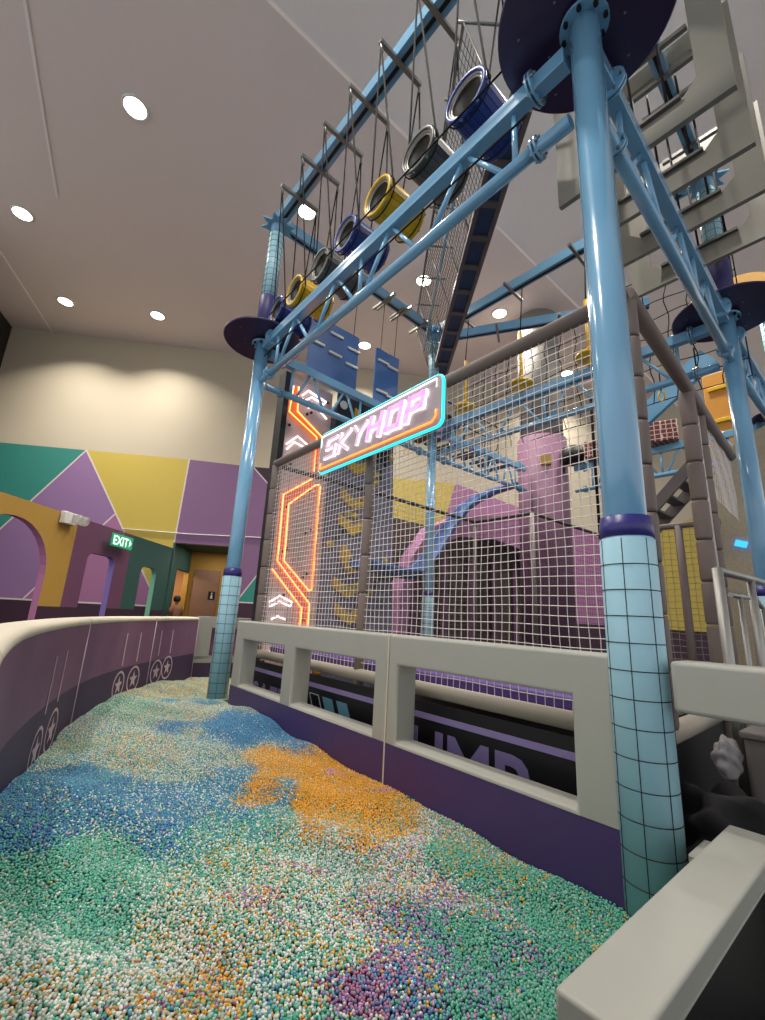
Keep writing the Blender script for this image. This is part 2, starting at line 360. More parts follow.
# far end panel with a pink see-through opening
t = thing('end_barrier', 'grey padded barrier with a pink opening closing the far end of the pit', 'barrier', (3.6, 8.95, 0))
b = nb(); R0 = math.radians(-14); dE = V((math.cos(R0), math.sin(R0), 0)); nE = V((-dE.y, dE.x, 0)); E0 = V((3.05, 9.14, 0))
ep = lambda s, z: E0 + dE * s + V((0, 0, z))
for s0, s1, z0, z1 in ((0, 1.6, 1.14, 1.35), (0, .28, .55, 1.14), (1.0, 1.6, .55, 1.14), (0, 1.6, .48, .6)): prism(b, [ep(s0, z0), ep(s1, z0), ep(s1, z1), ep(s0, z1)], nE * .25)
obj('frame_pad', b, GREYV, t)
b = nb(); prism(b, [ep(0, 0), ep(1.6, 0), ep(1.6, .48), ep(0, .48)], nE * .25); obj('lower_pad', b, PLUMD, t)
b = nb(); prism(b, [ep(.28, .6), ep(1.0, .6), ep(1.0, 1.14), ep(.28, 1.14)], nE * .03); bmesh.ops.translate(b, verts=b.verts[:], vec=nE * .2); obj('pink_insert', b, PINKP, t)

# ------------------------------------------------------------ jump-side padded barriers with window openings
def window_barrier(y0, y1, wins, label, low=None):
    t = thing('window_barrier', label, 'barrier', (2.82, (y0 + y1) / 2, 0), 'grey padded barriers with openings beside the pit')
    x0, x1 = 2.71, 2.945; outer = [(y0, .48), (y1, .48), (y1, 1.36), (y0, 1.36)]
    b = nb()
    # profile in the y-z plane: outer rectangle with holes, made of strips
    ys = sorted({y0, y1, *[w_[0] for w_ in wins], *[w_[1] for w_ in wins]}); zs = [.48, .5, 1.11, 1.36]
    grid = {}
    vv = lambda y, z, x: grid.setdefault((round(y, 4), z, x), b.verts.new((x, y, z))) if (round(y, 4), z, x) not in grid else grid[(round(y, 4), z, x)]
    cells = []
    for a, c in zip(ys, ys[1:]):
        for z0, z1 in zip(zs, zs[1:]):
            hole = z0 == .5 and any(w_[0] <= a and c <= w_[1] for w_ in wins)
            if not hole: cells.append((a, c, z0, z1))
    for a, c, z0, z1 in cells:
        for x in (x0, x1): b.faces.new([vv(a, z0, x), vv(c, z0, x), vv(c, z1, x), vv(a, z1, x)])
    cs = set(cells); key = {(a, z0) for a, c, z0, z1 in cells}
    from collections import Counter
    ec = Counter()
    for a, c, z0, z1 in cells:
        for e in (((a, z0), (c, z0)), ((c, z0), (c, z1)), ((a, z1), (c, z1)), ((a, z0), (a, z1))): ec[e] += 1
    for (p, q_), n in ec.items():
        if n == 1: b.faces.new([vv(p[0], p[1], x0), vv(q_[0], q_[1], x0), vv(q_[0], q_[1], x1), vv(p[0], p[1], x1)])
    bmesh.ops.recalc_face_normals(b, faces=b.faces[:])
    es = [e for e in b.edges if len(e.link_faces) == 2 and e.link_faces[0].normal.dot(e.link_faces[1].normal) < .5 and min(v.co.z for v in e.verts) > .485]
    r = bmesh.ops.bevel(b, geom=es, offset=.022, segments=3, profile=.5, affect='EDGES')
    for f in r['faces']: f.smooth = True
    obj('frame_pad', b, GREYV, t)
    b = nb(); box(b, ((x0 + x1) / 2, (y0 + y1) / 2, .24), (x1 - x0 - .004, y1 - y0, .482)); obj('lower_pad', b, low or PURV, t)
    return t
window_barrier(1.16, 3.06, [(1.40, 2.94)], 'grey padded barrier with one wide opening over a purple base')
window_barrier(3.075, 6.42, [(3.25, 4.70), (4.96, 6.16)], 'grey padded barrier with two openings over a purple base, farther along the pit')
b = nb(); box(b, (2.716, 3.0675, .68), (.012, .016, 1.34)); obj('joint_strip', b, CREAM, [o for o in bpy.data.objects if o.name == 'window_barrier'][0])
t = window_barrier(-.9, .86, [(-.7, .86)], 'grey padded barrier at the right edge of the photo behind the low wall', GREYV)

# low cushion topped wall in the foreground
t = thing('low_wall', 'low wall topped with a long grey cushion in the lower right foreground', 'low wall', (2.1, .64, 0))
b = nb(); box(b, (2.12, .645, .26), (1.62, .12, .52)); obj('wall_core', b, BLACK, t)
b = nb(); box(b, (2.115, .645, .56), (1.67, .20, .08), bev=.012); obj('cushion', b, GREYV, t)
b = nb(); tube(b, [(1.3, .545, .53), (2.1, .545, .53), (2.92, .545, .53)], .005, 6); obj('piping', b, GREYV, t)

# ------------------------------------------------------------ play pellets
CTL = [(.23, 3.71, .35), (.52, 4.91, .22), (.82, 5.83, .29), (1.33, 6.89, .32), (2.04, 7.9, .32), (3.0, 9.0, .2), (2.71, 6.42, .25), (2.71, 5.41, .29), (2.71, 4.42, .2), (2.71, 3.68, .17),
       (2.71, 3.05, .16), (2.71, 2.33, .14), (2.71, 1.77, .12), (2.71, 1.16, .10), (2.8, 7.07, .16), (1.2, 1.2, .12), (1.4, 2.6, .13), (1.4, 4, .17), (1.7, 5.6, .22), (.1, 2.0, .3), (1.2, .6, .1), (.4, 1.5, .2), (1.0, 2.2, .13), (3.6, 8.3, .2)]
def height(x, y):
    sw = sz = 0
    for a, c, z in CTL: w_ = 1 / ((x - a) ** 2 + (y - c) ** 2 + .05) ** 1.5; sw += w_; sz += w_ * z
    return sz / sw + .018 * math.sin(x * 5.1 + 1.3 * math.sin(y * 2.2)) * math.sin(y * 4.3 + x) + .008 * math.sin(x * 11 + y * 7)
RGB = dict(T='#55a68e', W='#ccd2ca', B='#4387af', D='#3c6e98', O='#d69c2c', P='#b58bb8', M='#9d6a8a', C='#c3b792', V='#6a6d9e', G='#93b6a7', K='#b0874e')
RGBL = {k: lin(v_) for k, v_ in RGB.items()}
PATCH = [(1.18, 6.45, 'TTTGWC', .5), (.71, 5.52, 'TGWCBC', .5), (2.27, 6.22, 'CWTGOBG', .5), (1.8, 7.47, 'OCTGTOBC', .6), (2.42, 5.02, 'BBBBDB', .5), (2.22, 6.6, 'BBTBD', .3), (.48, 4.13, 'BDBTD', .5),
         (.95, 3.4, 'BBDBTWB', .5), (.39, 3.25, 'DBDT', .4), (.48, 2.77, 'TTTGT', .45), (.87, 2.8, 'TTTGW', .4), (2.25, 3.5, 'OOOOOOO', .45), (2.24, 3.01, 'OOOOOO', .35), (2.28, 2.65, 'OOOOCTO', .25),
         (2.5, 3.35, 'PPPPPO', .13), (2.52, 2.95, 'PPPPO', .09), (2.15, 3.87, 'OOOOCO', .33), (1.68, 4.44, 'WGTCGBW', .45), (1.23, 4.69, 'WGTCBGO', .45), (.78, 4.66, 'TGWCB', .4), (1.6, 3.62, 'BTBWBB', .35), (1.2, 3.0, 'BTTWGT', .3),
         (1.25, 2.67, 'TWGTGOWT', .3), (1.55, 2.36, 'WWTGTWWG', .3), (1.4, 2.28, 'OKMWTWP', .16), (2.04, 2.13, 'WGWTOPW', .35), (2.35, 1.79, 'TTTGTTO', .3), (2.39, 1.34, 'TTTTTG', .3), (2.09, 1.38, 'TTTTTTG', .3), (2.4, 1.16, 'TTTTTOG', .2),
         (2.0, 1.71, 'WTPVOGWM', .25), (1.79, 1.37, 'TTTVPT', .2), (1.88, 1.07, 'TTTTTG', .3), (1.3, 1.66, 'MMVMPBM', .17), (1.58, 1.46, 'MVBWPTOB', .18), (1.13, 2.14, 'WTGWWTOG', .3), (.57, 2.25, 'WTWGCTWO', .3),
         (.68, 1.99, 'GWTWKCW', .25), (.35, 2.29, 'WWTGWT', .3), (.84, 1.86, 'WOKTMGO', .16), (.97, 1.78, 'TWBGWWT', .2), (.86, 2.3, 'TWGCTW', .2), (1.75, 1.16, 'TTTTG', .2), (1.0, 1.6, 'WTOWGT', .2), (1.3, 1.5, 'MMPVM', .13),
         (1.51, 1.29, 'VBTMPW', .15), (1.2, 1.9, 'WTWGTO', .2), (2.9, 8.2, 'CGOTTCOB', .6), (.7, 5.2, 'TGC', .3)]
def inside(x, y):
    if y < .74 or x > (2.705 if y < 6.6 else 4.3): return False
    if y > 9.14 - (x - 3.05) * .25 and x > 2.9: return False
    if y > 9.1: return False
    p, d = at_y(y); return x > p.x + .004
def wob(x, y): return .13 * math.sin(x * 6 + 2 * math.sin(y * 3.1)) + .09 * math.sin(y * 9 + 3 * math.cos(x * 4)), .13 * math.sin(y * 5.3 + 2.2 * math.sin(x * 4)) + .09 * math.cos(x * 10 + y * 3)
N = 26
hx = {}
def fast_h(x, y):                      # bilinear lookup of the height on a coarse lattice
    i, j = math.floor(x * N), math.floor(y * N)
    def g(a, c):
        if (a, c) not in hx: hx[(a, c)] = height(a / N, c / N)
        return hx[(a, c)]
    u, v_ = x * N - i, y * N - j
    return (g(i, j) * (1 - u) + g(i + 1, j) * u) * (1 - v_) + (g(i, j + 1) * (1 - u) + g(i + 1, j + 1) * u) * v_
pts = []; cols = []; S = .0128; row = 0; y = .75
pc = {}
rnd = random.random
while y < 9.15:
    x = -.05 + (S / 2 if row % 2 else 0); p0 = at_y(y)[0].x
    x += max(0, math.floor((p0 - x) / S)) * S
    while x < 4.2:
        px, py = x + (rnd() - .5) * S * .7, y + (rnd() - .5) * S * .7
        if inside(px, py):
            k = (int(px * 20), int(py * 20))
            if k not in pc:
                wx, wy = wob(px, py); best = []
                for a, c, pal, r in PATCH: best.append((((px + wx - a) ** 2 + (py + wy - c) ** 2) / (r * r), pal))
                best.sort(); pc[k] = best[:3]
            bb = pc[k]; ws = [1 / (e[0] + .06) ** 2.8 for e in bb]; t = rnd() * sum(ws)
            pal = bb[0][1] if t < ws[0] else bb[1][1] if t < ws[0] + ws[1] else bb[2][1]
            c = RGBL[random.choice(pal)]
            if rnd() < .05: c = RGBL[random.choice('TWBOPCGW')]
            f = .8 + .4 * rnd()
            pts.append((px, py, fast_h(px, py) + (rnd() - .3) * .009)); cols.append((c[0] * f, c[1] * f, c[2] * f, 1))
        x += S
    y += S * .866; row += 1
# bed under the pellets
b = nb(); gv = {}
st = .06
for i in range(0, 72):
    for j in range(11, 154):
        x, y = i * st - .06, j * st
        if any(inside(x + dx, y + dy) for dx in (-st, 0, st) for dy in (-st, 0, st)):
            cx = min(x, 2.705) if y < 6.6 else x
            cx = max(cx, at_y(y)[0].x + .002)
            gv[(i, j)] = b.verts.new((cx, y, height(cx, y) - .008))
for (i, j), v0 in list(gv.items()):
    q4 = [(i, j), (i + 1, j), (i + 1, j + 1), (i, j + 1)]
    if all(k in gv for k in q4): b.faces.new([gv[k] for k in q4]).smooth = True
bmesh.ops.dissolve_degenerate(b, edges=b.edges[:], dist=.0005)
def attr_mat(name, kind):
    m = bpy.data.materials.new(name); m.use_nodes = True; nt = m.node_tree; bs = nt.nodes['Principled BSDF']
    if kind:
        at = nt.nodes.new('ShaderNodeAttribute'); at.attribute_type = 'INSTANCER'; at.attribute_name = 'tint'
        nt.links.new(at.outputs['Color'], bs.inputs['Base Color']); bs.inputs['Roughness'].default_value = .45
    return m
bed = obj('play_pellets', b, mat('pellet bed', '#2c3c3b', .9, var=.4, scale=90), kind='stuff')
tag(bed, 'deep pool of tiny teal, white, blue, orange and purple play pellets filling the pit', 'play pellets', kind='stuff')
me = bpy.data.meshes.new('pellet_layer'); o0 = ORG[bed.name]
me.from_pydata([(p[0] - o0.x, p[1] - o0.y, p[2] - o0.z) for p in pts], [], [])
at_ = me.attributes.new('tint', 'FLOAT_COLOR', 'POINT'); at_.data.foreach_set('color', [c for cc in cols for c in cc])
PM = attr_mat('play pellet', True); me.materials.append(PM)
pe = bpy.data.objects.new('pellet_layer', me); C.objects.link(pe); pe.parent = bed; pe['kind'] = 'stuff'
ng = bpy.data.node_groups.new('pellets', 'GeometryNodeTree')
ng.interface.new_socket('Geometry', in_out='INPUT', socket_type='NodeSocketGeometry'); ng.interface.new_socket('Geometry', in_out='OUTPUT', socket_type='NodeSocketGeometry')
gi = ng.nodes.new('NodeGroupInput'); go = ng.nodes.new('NodeGroupOutput'); ico = ng.nodes.new('GeometryNodeMeshIcoSphere'); ico.inputs['Radius'].default_value = .0068; ico.inputs['Subdivisions'].default_value = 2
sm = ng.nodes.new('GeometryNodeSetShadeSmooth'); ip = ng.nodes.new('GeometryNodeInstanceOnPoints'); sm2 = ng.nodes.new('GeometryNodeSetMaterial'); sm2.inputs['Material'].default_value = PM
ng.links.new(ico.outputs['Mesh'], sm.inputs[0]); ng.links.new(sm.outputs[0], sm2.inputs[0]); ng.links.new(sm2.outputs[0], ip.inputs['Instance']); ng.links.new(gi.outputs[0], ip.inputs['Points']); ng.links.new(ip.outputs[0], go.inputs[0])
md = pe.modifiers.new('pellets', 'NODES'); md.node_group = ng

# ------------------------------------------------------------ steel structure
PA, PB, PC, PD = (2.8, 7.07), (2.8, 1.05), (7.75, 1.2), (7.58, 7.27)
PE, PF = (12.6, 7.1), (12.6, 1.2)
def post(name, xy, label, r=.119, base_pad=True, disc_r=.70, upper=True):
    x, y = xy; dz = .1 if name == 'B' else 0; t = thing('support_post', label, 'post', (x, y, 0), 'blue steel posts of the ropes course')
    b = nb(); lathe(b, [(r, 0), (r, 6.28 + dz)], 36, (x, y, 0)); obj('steel_tube', b, STEEL, t)
    b = nb(); lathe(b, [(r + .075, 6.28 + dz), (r + .075, 6.31 + dz)], 24, (x, y, 0)); fl = obj('flange', b, STEEL, t)
    for k in range(8):
        b = nb(); a = k * PI / 4 + .2; disc(b, (x + (r + .045) * math.cos(a), y + (r + .045) * math.sin(a), 6.245 + dz), (0, 0, 1), .02, .035, 6); obj('bolt', b, BOLT, fl)
    if base_pad:
        b = nb(); lathe(b, [(r + .03, .0), (r + .03, 2.02), (r + .006, 2.05)], 36, (x, y, 0)); pd = obj('base_pad', b, PADB, t)
        b = nb()
        for k in range(13): 
            z = .13 + k * .145
            tube(b, [(x + (r + .031) * math.cos(a * PI / 16), y + (r + .031) * math.sin(a * PI / 16), z) for a in range(32)], .0028, 4, closed=True)
        for k in range(7): a = k * 2 * PI / 7 + .62; tube(b, [(x + (r + .031) * math.cos(a), y + (r + .031) * math.sin(a), 0), (x + (r + .031) * math.cos(a), y + (r + .031) * math.sin(a), 2.02)], .0025, 4)
        obj('seams', b, SEAM, pd)
        b = nb(); lathe(b, [(r + .002, 2.03), (r + .028, 2.04), (r + .026, 2.12), (r + .021, 2.125), (r + .02, 2.16), (r + .002, 2.165)], 36, (x, y, 0)); obj('collar_band', b, NAVY, t)
    if disc_r:
        b = nb(); lathe(b, [(disc_r - .01, 6.345 + dz), (disc_r, 6.355 + dz), (disc_r, 6.375 + dz), (disc_r - .01, 6.385 + dz)], 56, (x, y, 0), smooth=False); dd = obj('platform', b, DISC, t)
        for k in range(10):
            b = nb(); a = k * .63 + .3; disc(b, (x + disc_r * (.45 + .3 * (k % 2)) * math.cos(a), y + disc_r * (.45 + .3 * (k % 2)) * math.sin(a), 6.336 + dz), (0, 0, 1), .01, .01, 8); obj('screw', b, GALV, dd)
    if upper:
        b = nb(); lathe(b, [(.10, 6.385), (.10, 9.12)], 28, (x, y, 0)); obj('upper_tube', b, STEEL, t)
        b = nb(); lathe(b, [(.165, 6.39), (.165, 7.28), (.15, 7.3)], 28, (x, y, 0)); obj('lower_sleeve', b, mat('indigo vinyl', '#2b2563', .5), t)
        b = nb(); lathe(b, [(.14, 7.3), (.14, 8.75)], 28, (x, y, 0)); up = obj('upper_sleeve', b, PADB, t)
        b = nb()
        for k in range(11): tube(b, [(x + .141 * math.cos(a * PI / 12), y + .141 * math.sin(a * PI / 12), 7.36 + k * .13) for a in range(24)], .004, 4, closed=True)
        for k in range(7): a = k * 2 * PI / 7; tube(b, [(x + .141 * math.cos(a), y + .141 * math.sin(a), 7.3), (x + .141 * math.cos(a), y + .141 * math.sin(a), 8.75)], .004, 4)
        obj('seams', b, SEAM, up)
        b = nb(); prism(b, [(x + (.34 if k % 2 == 0 else .2) * math.cos(k * PI / 8 + .1), y + (.34 if k % 2 == 0 else .2) * math.sin(k * PI / 8 + .1), 8.96) for k in range(16)], (0, 0, .03)); obj('star_flange', b, STEEL, t)
        b = nb(); lathe(b, [(.13, 8.75), (.13, 9.24), (.02, 9.26)], 20, (x, y, 0)); obj('head', b, STEEL, t)
    return t
post('B', PB, 'large light blue post in the foreground with a black-lined padded base')
post('A', PA, 'light blue post with padded base at the far left corner of the netted area')
post('C', PC, 'light blue post near the right edge under a dark purple platform disc', r=.115)
post('D', PD, 'blue post seen through the net right of the SKYHOP sign', r=.11)
post('F', PF, 'distant light blue post beyond the right edge post', r=.115, disc_r=.6)

def truss(p, q_, label, zt=6.22, zl=5.52, n=4, start=.16, group='blue steel trusses of the ropes course'):
    p = V((p[0], p[1], 0)); q_ = V((q_[0], q_[1], 0)); d = (q_ - p).normalized(); L = (q_ - p).length; P = lambda s, z: p + d * s + V((0, 0, z))
    m_ = (p + q_) / 2; t = thing('truss_beam', label, 'truss', (m_.x, m_.y, zl - .1), group)
    b = nb(); beam(b, P(start, zt), P(L - start, zt), .13, .17, bev=.008); obj('top_chord', b, STEEL, t)
    b = nb(); tube(b, [P(start, zl), P(L - start, zl)], .062, 16); obj('bottom_chord', b, STEEL, t)
    e = .68; span = (L - 2 * e) / n
    for i in range(n + 1):
        s = e + i * span
        if i % 2 == 0:
            b = nb(); tube(b, [P(s, zt - .08), P(s, zl + .05)], .028, 10); obj('strut', b, STEEL, t)
        if i < n:
            m2 = s + span / 2
            b = nb(); tube(b, [P(s + .12, zl + .04), P(m2 - .05, zt - .08)], .028, 10); obj('brace', b, STEEL, t)
            b = nb(); tube(b, [P(s + span - .12, zl + .04), P(m2 + .05, zt - .08)], .028, 10); obj('brace', b, STEEL, t)
    u = d.cross(V((0, 0, 1)))
    for s in (.46, L - .46):
        for z, r in ((zt, .15), (zl, .105)):
            b = nb()
            for o_ in (-.018, .018): disc(b, P(s + o_ - .008, z), d, r, .016, 20)
            f = obj('joint_flange', b, STEEL, t)
            for k in range(6):
                b = nb(); a = k * PI / 3; disc(b, P(s - .045, z) + (u * math.cos(a) + V((0, 0, 1)) * math.sin(a)) * r * .8, d, .014, .09, 6); obj('bolt', b, GALV, f)
    return t
truss(PB, PA, 'long blue truss running between the foreground post and the far left post')
truss(PB, PC, 'blue truss running from the foreground post to the right edge post', n=3)
truss(PC, PD, 'blue truss behind the net between the right edge post and the sign-side post')
truss(PA, PD, 'blue truss crossing in front of the neon climbing panel, behind the SKYHOP sign', zt=6.18)
truss(PD, (11.8, 7.15), 'blue truss behind the net running to the pink column')
truss(PC, PF, 'blue truss beyond the right edge post at the photo edge')
truss((12.6, 6.2), PF, 'distant blue truss carrying the red patterned block')

def overhead(p, q_, label, bars, z=9.1, w_=.21, ext=0):
    p = V((p[0], p[1], z)); q_ = V((q_[0], q_[1], z)); d = (q_ - p).normalized(); m_ = (p + q_) / 2
    t = thing('overhead_beam', label, 'beam', (m_.x, m_.y, z - .1), 'overhead blue beams of the ropes course')
    b = nb(); beam(b, p + d * .2, q_ - d * (.2 - ext), w_, .23, bev=.006); obj('box_beam', b, STEEL, t)
    b = nb(); beam(b, p + d * .2 - V((0, 0, .115)), q_ - d * (.2 - ext) - V((0, 0, .115)), .05, .03); obj('track', b, BOLT, t)
    u = V((-d.y, d.x, 0))
    for s in bars:
        b = nb(); c = p + d * s + V((0, 0, .0)); beam(b, c - u * .38 + V((0, 0, -.14)), c + u * .38 + V((0, 0, -.14)), .06, .06); obj('crossbar', b, GALV, t)
    return t
BY = [2.19, 2.91, 3.66, 4.41, 5.15, 5.92, 6.6]
barY = [2.08, 2.77, 3.46, 4.15, 4.82, 5.50, 6.21]
overhead(PB, PA, 'overhead blue beam with grey crossbars from which the row of barrels hangs', [y - PB[1] for y in barY])
overhead(PA, PD, 'overhead blue beam behind the two hanging blue boards', [1.6, 2.3, 2.9, 3.5, 4.2], w_=.17)
overhead(PD, PC, 'overhead blue beam rising behind the foreground post to the right', [1, 2.4, 3.9], w_=.17)
overhead(PB, PC, 'overhead blue beam above the grey window boards', [1.2, 1.96, 2.4, 2.8, 3.2, 3.6, 4.1], w_=.17)
overhead((7.9, 7.3), (10.5, 2.8), 'overhead blue beam behind the black rope net', [1.5, 3.0], w_=.17)

# ------------------------------------------------------------ barrels
def barrel(cx, cy, cz, body, lab, by):
    t = thing('hanging_barrel', lab, 'barrel', (cx, cy, cz - .27), 'barrels hanging in a row above the truss')
    L = .62; tilt = 0; R = Matrix(((0, 0, 1), (0, 1, 0), (-1, 0, 0)))   # lathe z -> world x
    x0 = cx - L / 2
    b = nb(); ns = 22
    for k in range(ns):
        a0 = 2 * PI * k / ns; a1 = 2 * PI * (k + .9) / ns; am = (a0 + a1) / 2; rr = .25
        pr_ = []
        for a in (a0, a1): pr_.append((a, rr))
        prism(b, [(x0, cy + rr * math.cos(a0), cz + rr * math.sin(a0)), (x0, cy + rr * math.cos(a1), cz + rr * math.sin(a1)), (x0, cy + (rr - .03) * math.cos(a1), cz + (rr - .03) * math.sin(a1)), (x0, cy + (rr - .03) * math.cos(a0), cz + (rr - .03) * math.sin(a0))], (L, 0, 0))
    lathe(b, [(.235, .01), (.235, L - .01), (.222, L - .01), (.222, .01)], 32, (x0, cy, cz), R, closed=True)
    obj('shell', b, body, t)
    for xx in (x0 - .012, x0 + L - .03):
        b = nb(); lathe(b, [(.228, 0), (.262, 0), (.266, .015), (.262, .03), (.228, .03)], 36, (xx, cy, cz), R, closed=True); rm = obj('rim', b, body, t)
        for k in range(8):
            b = nb(); a = k * PI / 4 + .2; disc(b, (xx + .022, cy + .262 * math.cos(a), cz + .262 * math.sin(a)), (0, math.cos(a), math.sin(a)), .014, .014, 8); obj('bolt', b, GALV, rm)
    b = nb(); lathe(b, [(.222, .003), (.222, L - .003), (.212, L - .003), (.212, .003)], 32, (x0, cy, cz), R, closed=True)
    lathe(b, [(.185, .02), (.213, .02), (.213, .04), (.185, .04)], 32, (x0, cy, cz), R, closed=True)
    obj('liner', b, INNER, t)
    for sx in (-1, 1):
        top = (2.8 + sx * .36, by, 8.94)
        xb = cx + sx * (L / 2 - .06)
        for sy in (-1, 1):
            b = nb(); tube(b, [top, (xb, cy + sy * .22, cz + .18), (xb, cy + sy * .262, cz)], .0125, 6); obj('rope', b, ROPE, t)
        b = nb(); tube(b, [(xb, cy + .275 * math.cos(a * PI / 8), cz + .275 * math.sin(a * PI / 8)) for a in range(16)], .009, 6, closed=True); obj('rope', b, ROPE, t)
        b = nb(); tube(b, [(top[0], top[1], 8.94), (xb * .1 + top[0] * .9, top[1], 8.8)], .018, 6); obj('rope_hook', b, GALV, t)
for i, (y, m_, lab) in enumerate(zip(BY, (BLUEP, GRYP, YELP, BLUEP, GRYP, YELP, BLUEP),
        ('blue hanging barrel, highest and nearest in the row', 'grey hanging barrel between the nearest blue one and a yellow one', 'yellow hanging barrel, the nearer of the two yellow ones',
         'blue hanging barrel in the middle of the row between yellow and grey ones', 'grey hanging barrel, the farther of the two grey ones', 'yellow hanging barrel, the farther of the two yellow ones', 'blue hanging barrel at the far end beside the dark purple disc'))):
    barrel([2.95, 2.98, 3.0, 3.03, 3.07, 3.07, 3.07][i], y, 6.76, m_, lab, barY[i])
for x, z, lab in ((2.62, 6.52, 'black safety cable running past the front of the barrels'), (2.62, 5.72, 'lower black safety cable below the truss chord')):
    b = nb(); tube(b, [(x, 1.5, z), (x, 4, z - .03), (x, 6.5, z)], .011, 6); tag(obj('safety_cable', b, ROPE), lab, 'cable')

# ------------------------------------------------------------ hanging blue boards
def board(x0, x1, z0, z1, hold, label):
    t = thing('hanging_board', label, 'board', ((x0 + x1) / 2, 7.3, z0), 'blue boards hanging from the beam')
    b = nb(); box(b, ((x0 + x1) / 2, 7.3, (z0 + z1) / 2), (x1 - x0, .04, z1 - z0), bev=.01); obj('board', b, BLUEPL, t)
    for hx_, hz in hold:
        b = nb(); beam(b, (hx_ - .17, 7.26, hz), (hx_ + .17, 7.26, hz), .05, .06, bev=.012); obj('foothold', b, WHITE, t)
    for x in (x0 + .15, x1 - .15):
        b = nb(); tube(b, [(x, 7.3, z1), (x, 7.24, 8.95)], .009, 6); obj('rope', b, ROPE, t)
        b = nb(); beam(b, (x, 7.0, 8.96), (x, 7.55, 8.96), .05, .04); obj('hanger_bar', b, GALV, t)
board(3.85, 5.12, 6.36, 7.7, [(4.5, 7.45), (4.98, 7.3), (4.05, 7.05), (4.5, 6.98), (4.95, 6.9)], 'larger blue hanging board with short white footholds')
board(5.62, 6.36, 6.2, 7.72, [(5.85, 7.4), (6.15, 7.36), (5.85, 6.62), (6.15, 6.58)], 'smaller blue hanging board with white footholds, nearer the netted walkway')

# ------------------------------------------------------------ grey window boards
def window_board(x, y0, y1, z0, z1, label):
    t = thing('window_board', label, 'board', (x, (y0 + y1) / 2, z0), 'grey boards with openings hanging in a row')
    b = nb(); e = .3; c = .16
    o_ = [(y0, z0), (y1, z0), (y1, z1), (y0, z1)]
    a0, a1, c0, c1 = y0 + e, y1 - e, z0 + e, z1 - e
    inn = [(a0 + c, c0), (a1 - c, c0), (a1, c0 + c), (a1, c1 - c), (a1 - c, c1), (a0 + c, c1), (a0, c1 - c), (a0, c0 + c)]
    def vts(xx): return [b.verts.new((xx, p, z)) for p, z in o_], [b.verts.new((xx, p, z)) for p, z in inn]
    A, a = vts(x - .035); B_, b2 = vts(x + .035)
    for O_, I_ in ((A, a), (B_, b2)):
        for f in ((O_[0], O_[1], I_[1], I_[0]), (O_[1], I_[2], I_[1]), (O_[1], O_[2], I_[3], I_[2]), (O_[2], I_[4], I_[3]), (O_[2], O_[3], I_[5], I_[4]), (O_[3], I_[6], I_[5]), (O_[3], O_[0], I_[7], I_[6]), (O_[0], I_[0], I_[7])): b.faces.new(f)
    for P_, Q_ in ((A, B_), (a, b2)):
        for k in range(len(P_)): b.faces.new((P_[k], P_[(k + 1) % len(P_)], Q_[(k + 1) % len(P_)], Q_[k]))
    obj('board', b, mat('grey board', '#89877c', .5, var=.05), t)
    b = nb(); beam(b, (x - .01, y0 + e + c, z0 + e + .02), (x - .01, y1 - e - c, z0 + e + .02), .16, .04); obj('foot_ledge', b, GRYP, t)
    for y in (y0 + .3, y1 - .3):
        b = nb(); tube(b, [(x, y, z1 - .02), (x, y, z1 + .3)], .012, 6); obj('rope', b, ROPE, t)
    for y in ((y0 + y1) / 2 - .35, (y0 + y1) / 2 + .35, (y0 + y1) / 2):
        b = nb(); tube(b, [(x + .07, y, z0 + e), (x + .07, y + .04, z1 - .4)], .016, 6); obj('hand_rope', b, ROPE, t)
for x, lab in ((4.76, 'nearest and highest grey board with a chamfered opening above the truss'), (5.59, 'second grey board with an opening behind the nearest one'),
               (6.38, 'third grey board with an opening, second from the far end'), (7.25, 'farthest grey board with an opening, lowest in view over the purple disc')):
    window_board(x, .36, 2.28, 7.0, 9.35, lab)

# ------------------------------------------------------------ netted diagonal walkway
D0 = V((7.98, 7.46, 0)); D1 = V((3.86, 2.35, 0)); dd = (D1 - D0).normalized(); uu = V((-dd.y, dd.x, 0)); LB = (D1 - D0).length
if uu.x > 0: uu = -uu
t = thing('diagonal_walkway', 'dark blue panelled walkway with netted sides sloping across the upper hall', 'walkway', tuple((D0 + D1) / 2 + V((0, 0, 7.9))))
BP = lambda s, o_, z: D0 + dd * s - uu * o_ + V((0, 0, z))
DKS = mat('brown grey steel', '#6e6664', .45, metal=.3)
for o_ in (-.17, .17):
    b = nb(); beam(b, BP(0, o_, 8.0), BP(LB, o_, 8.0), .07, .12); obj('side_rail', b, DKS, t)
for k in range(11):
    s = k * (LB - .1) / 10 + .05
    b = nb(); beam(b, BP(s, -.15, 7.975), BP(s, .15, 7.975), .1, .06); obj('cross_rung', b, DKS, t)
for k in range(10):
    s = (k + .5) * (LB - .1) / 10 + .05
    b = nb(); beam(b, BP(s - .3, 0, 8.0), BP(s + .3, 0, 8.0), .28, .02); obj('deck_panel', b, mat('deck blue', '#2c4468', .5), t)
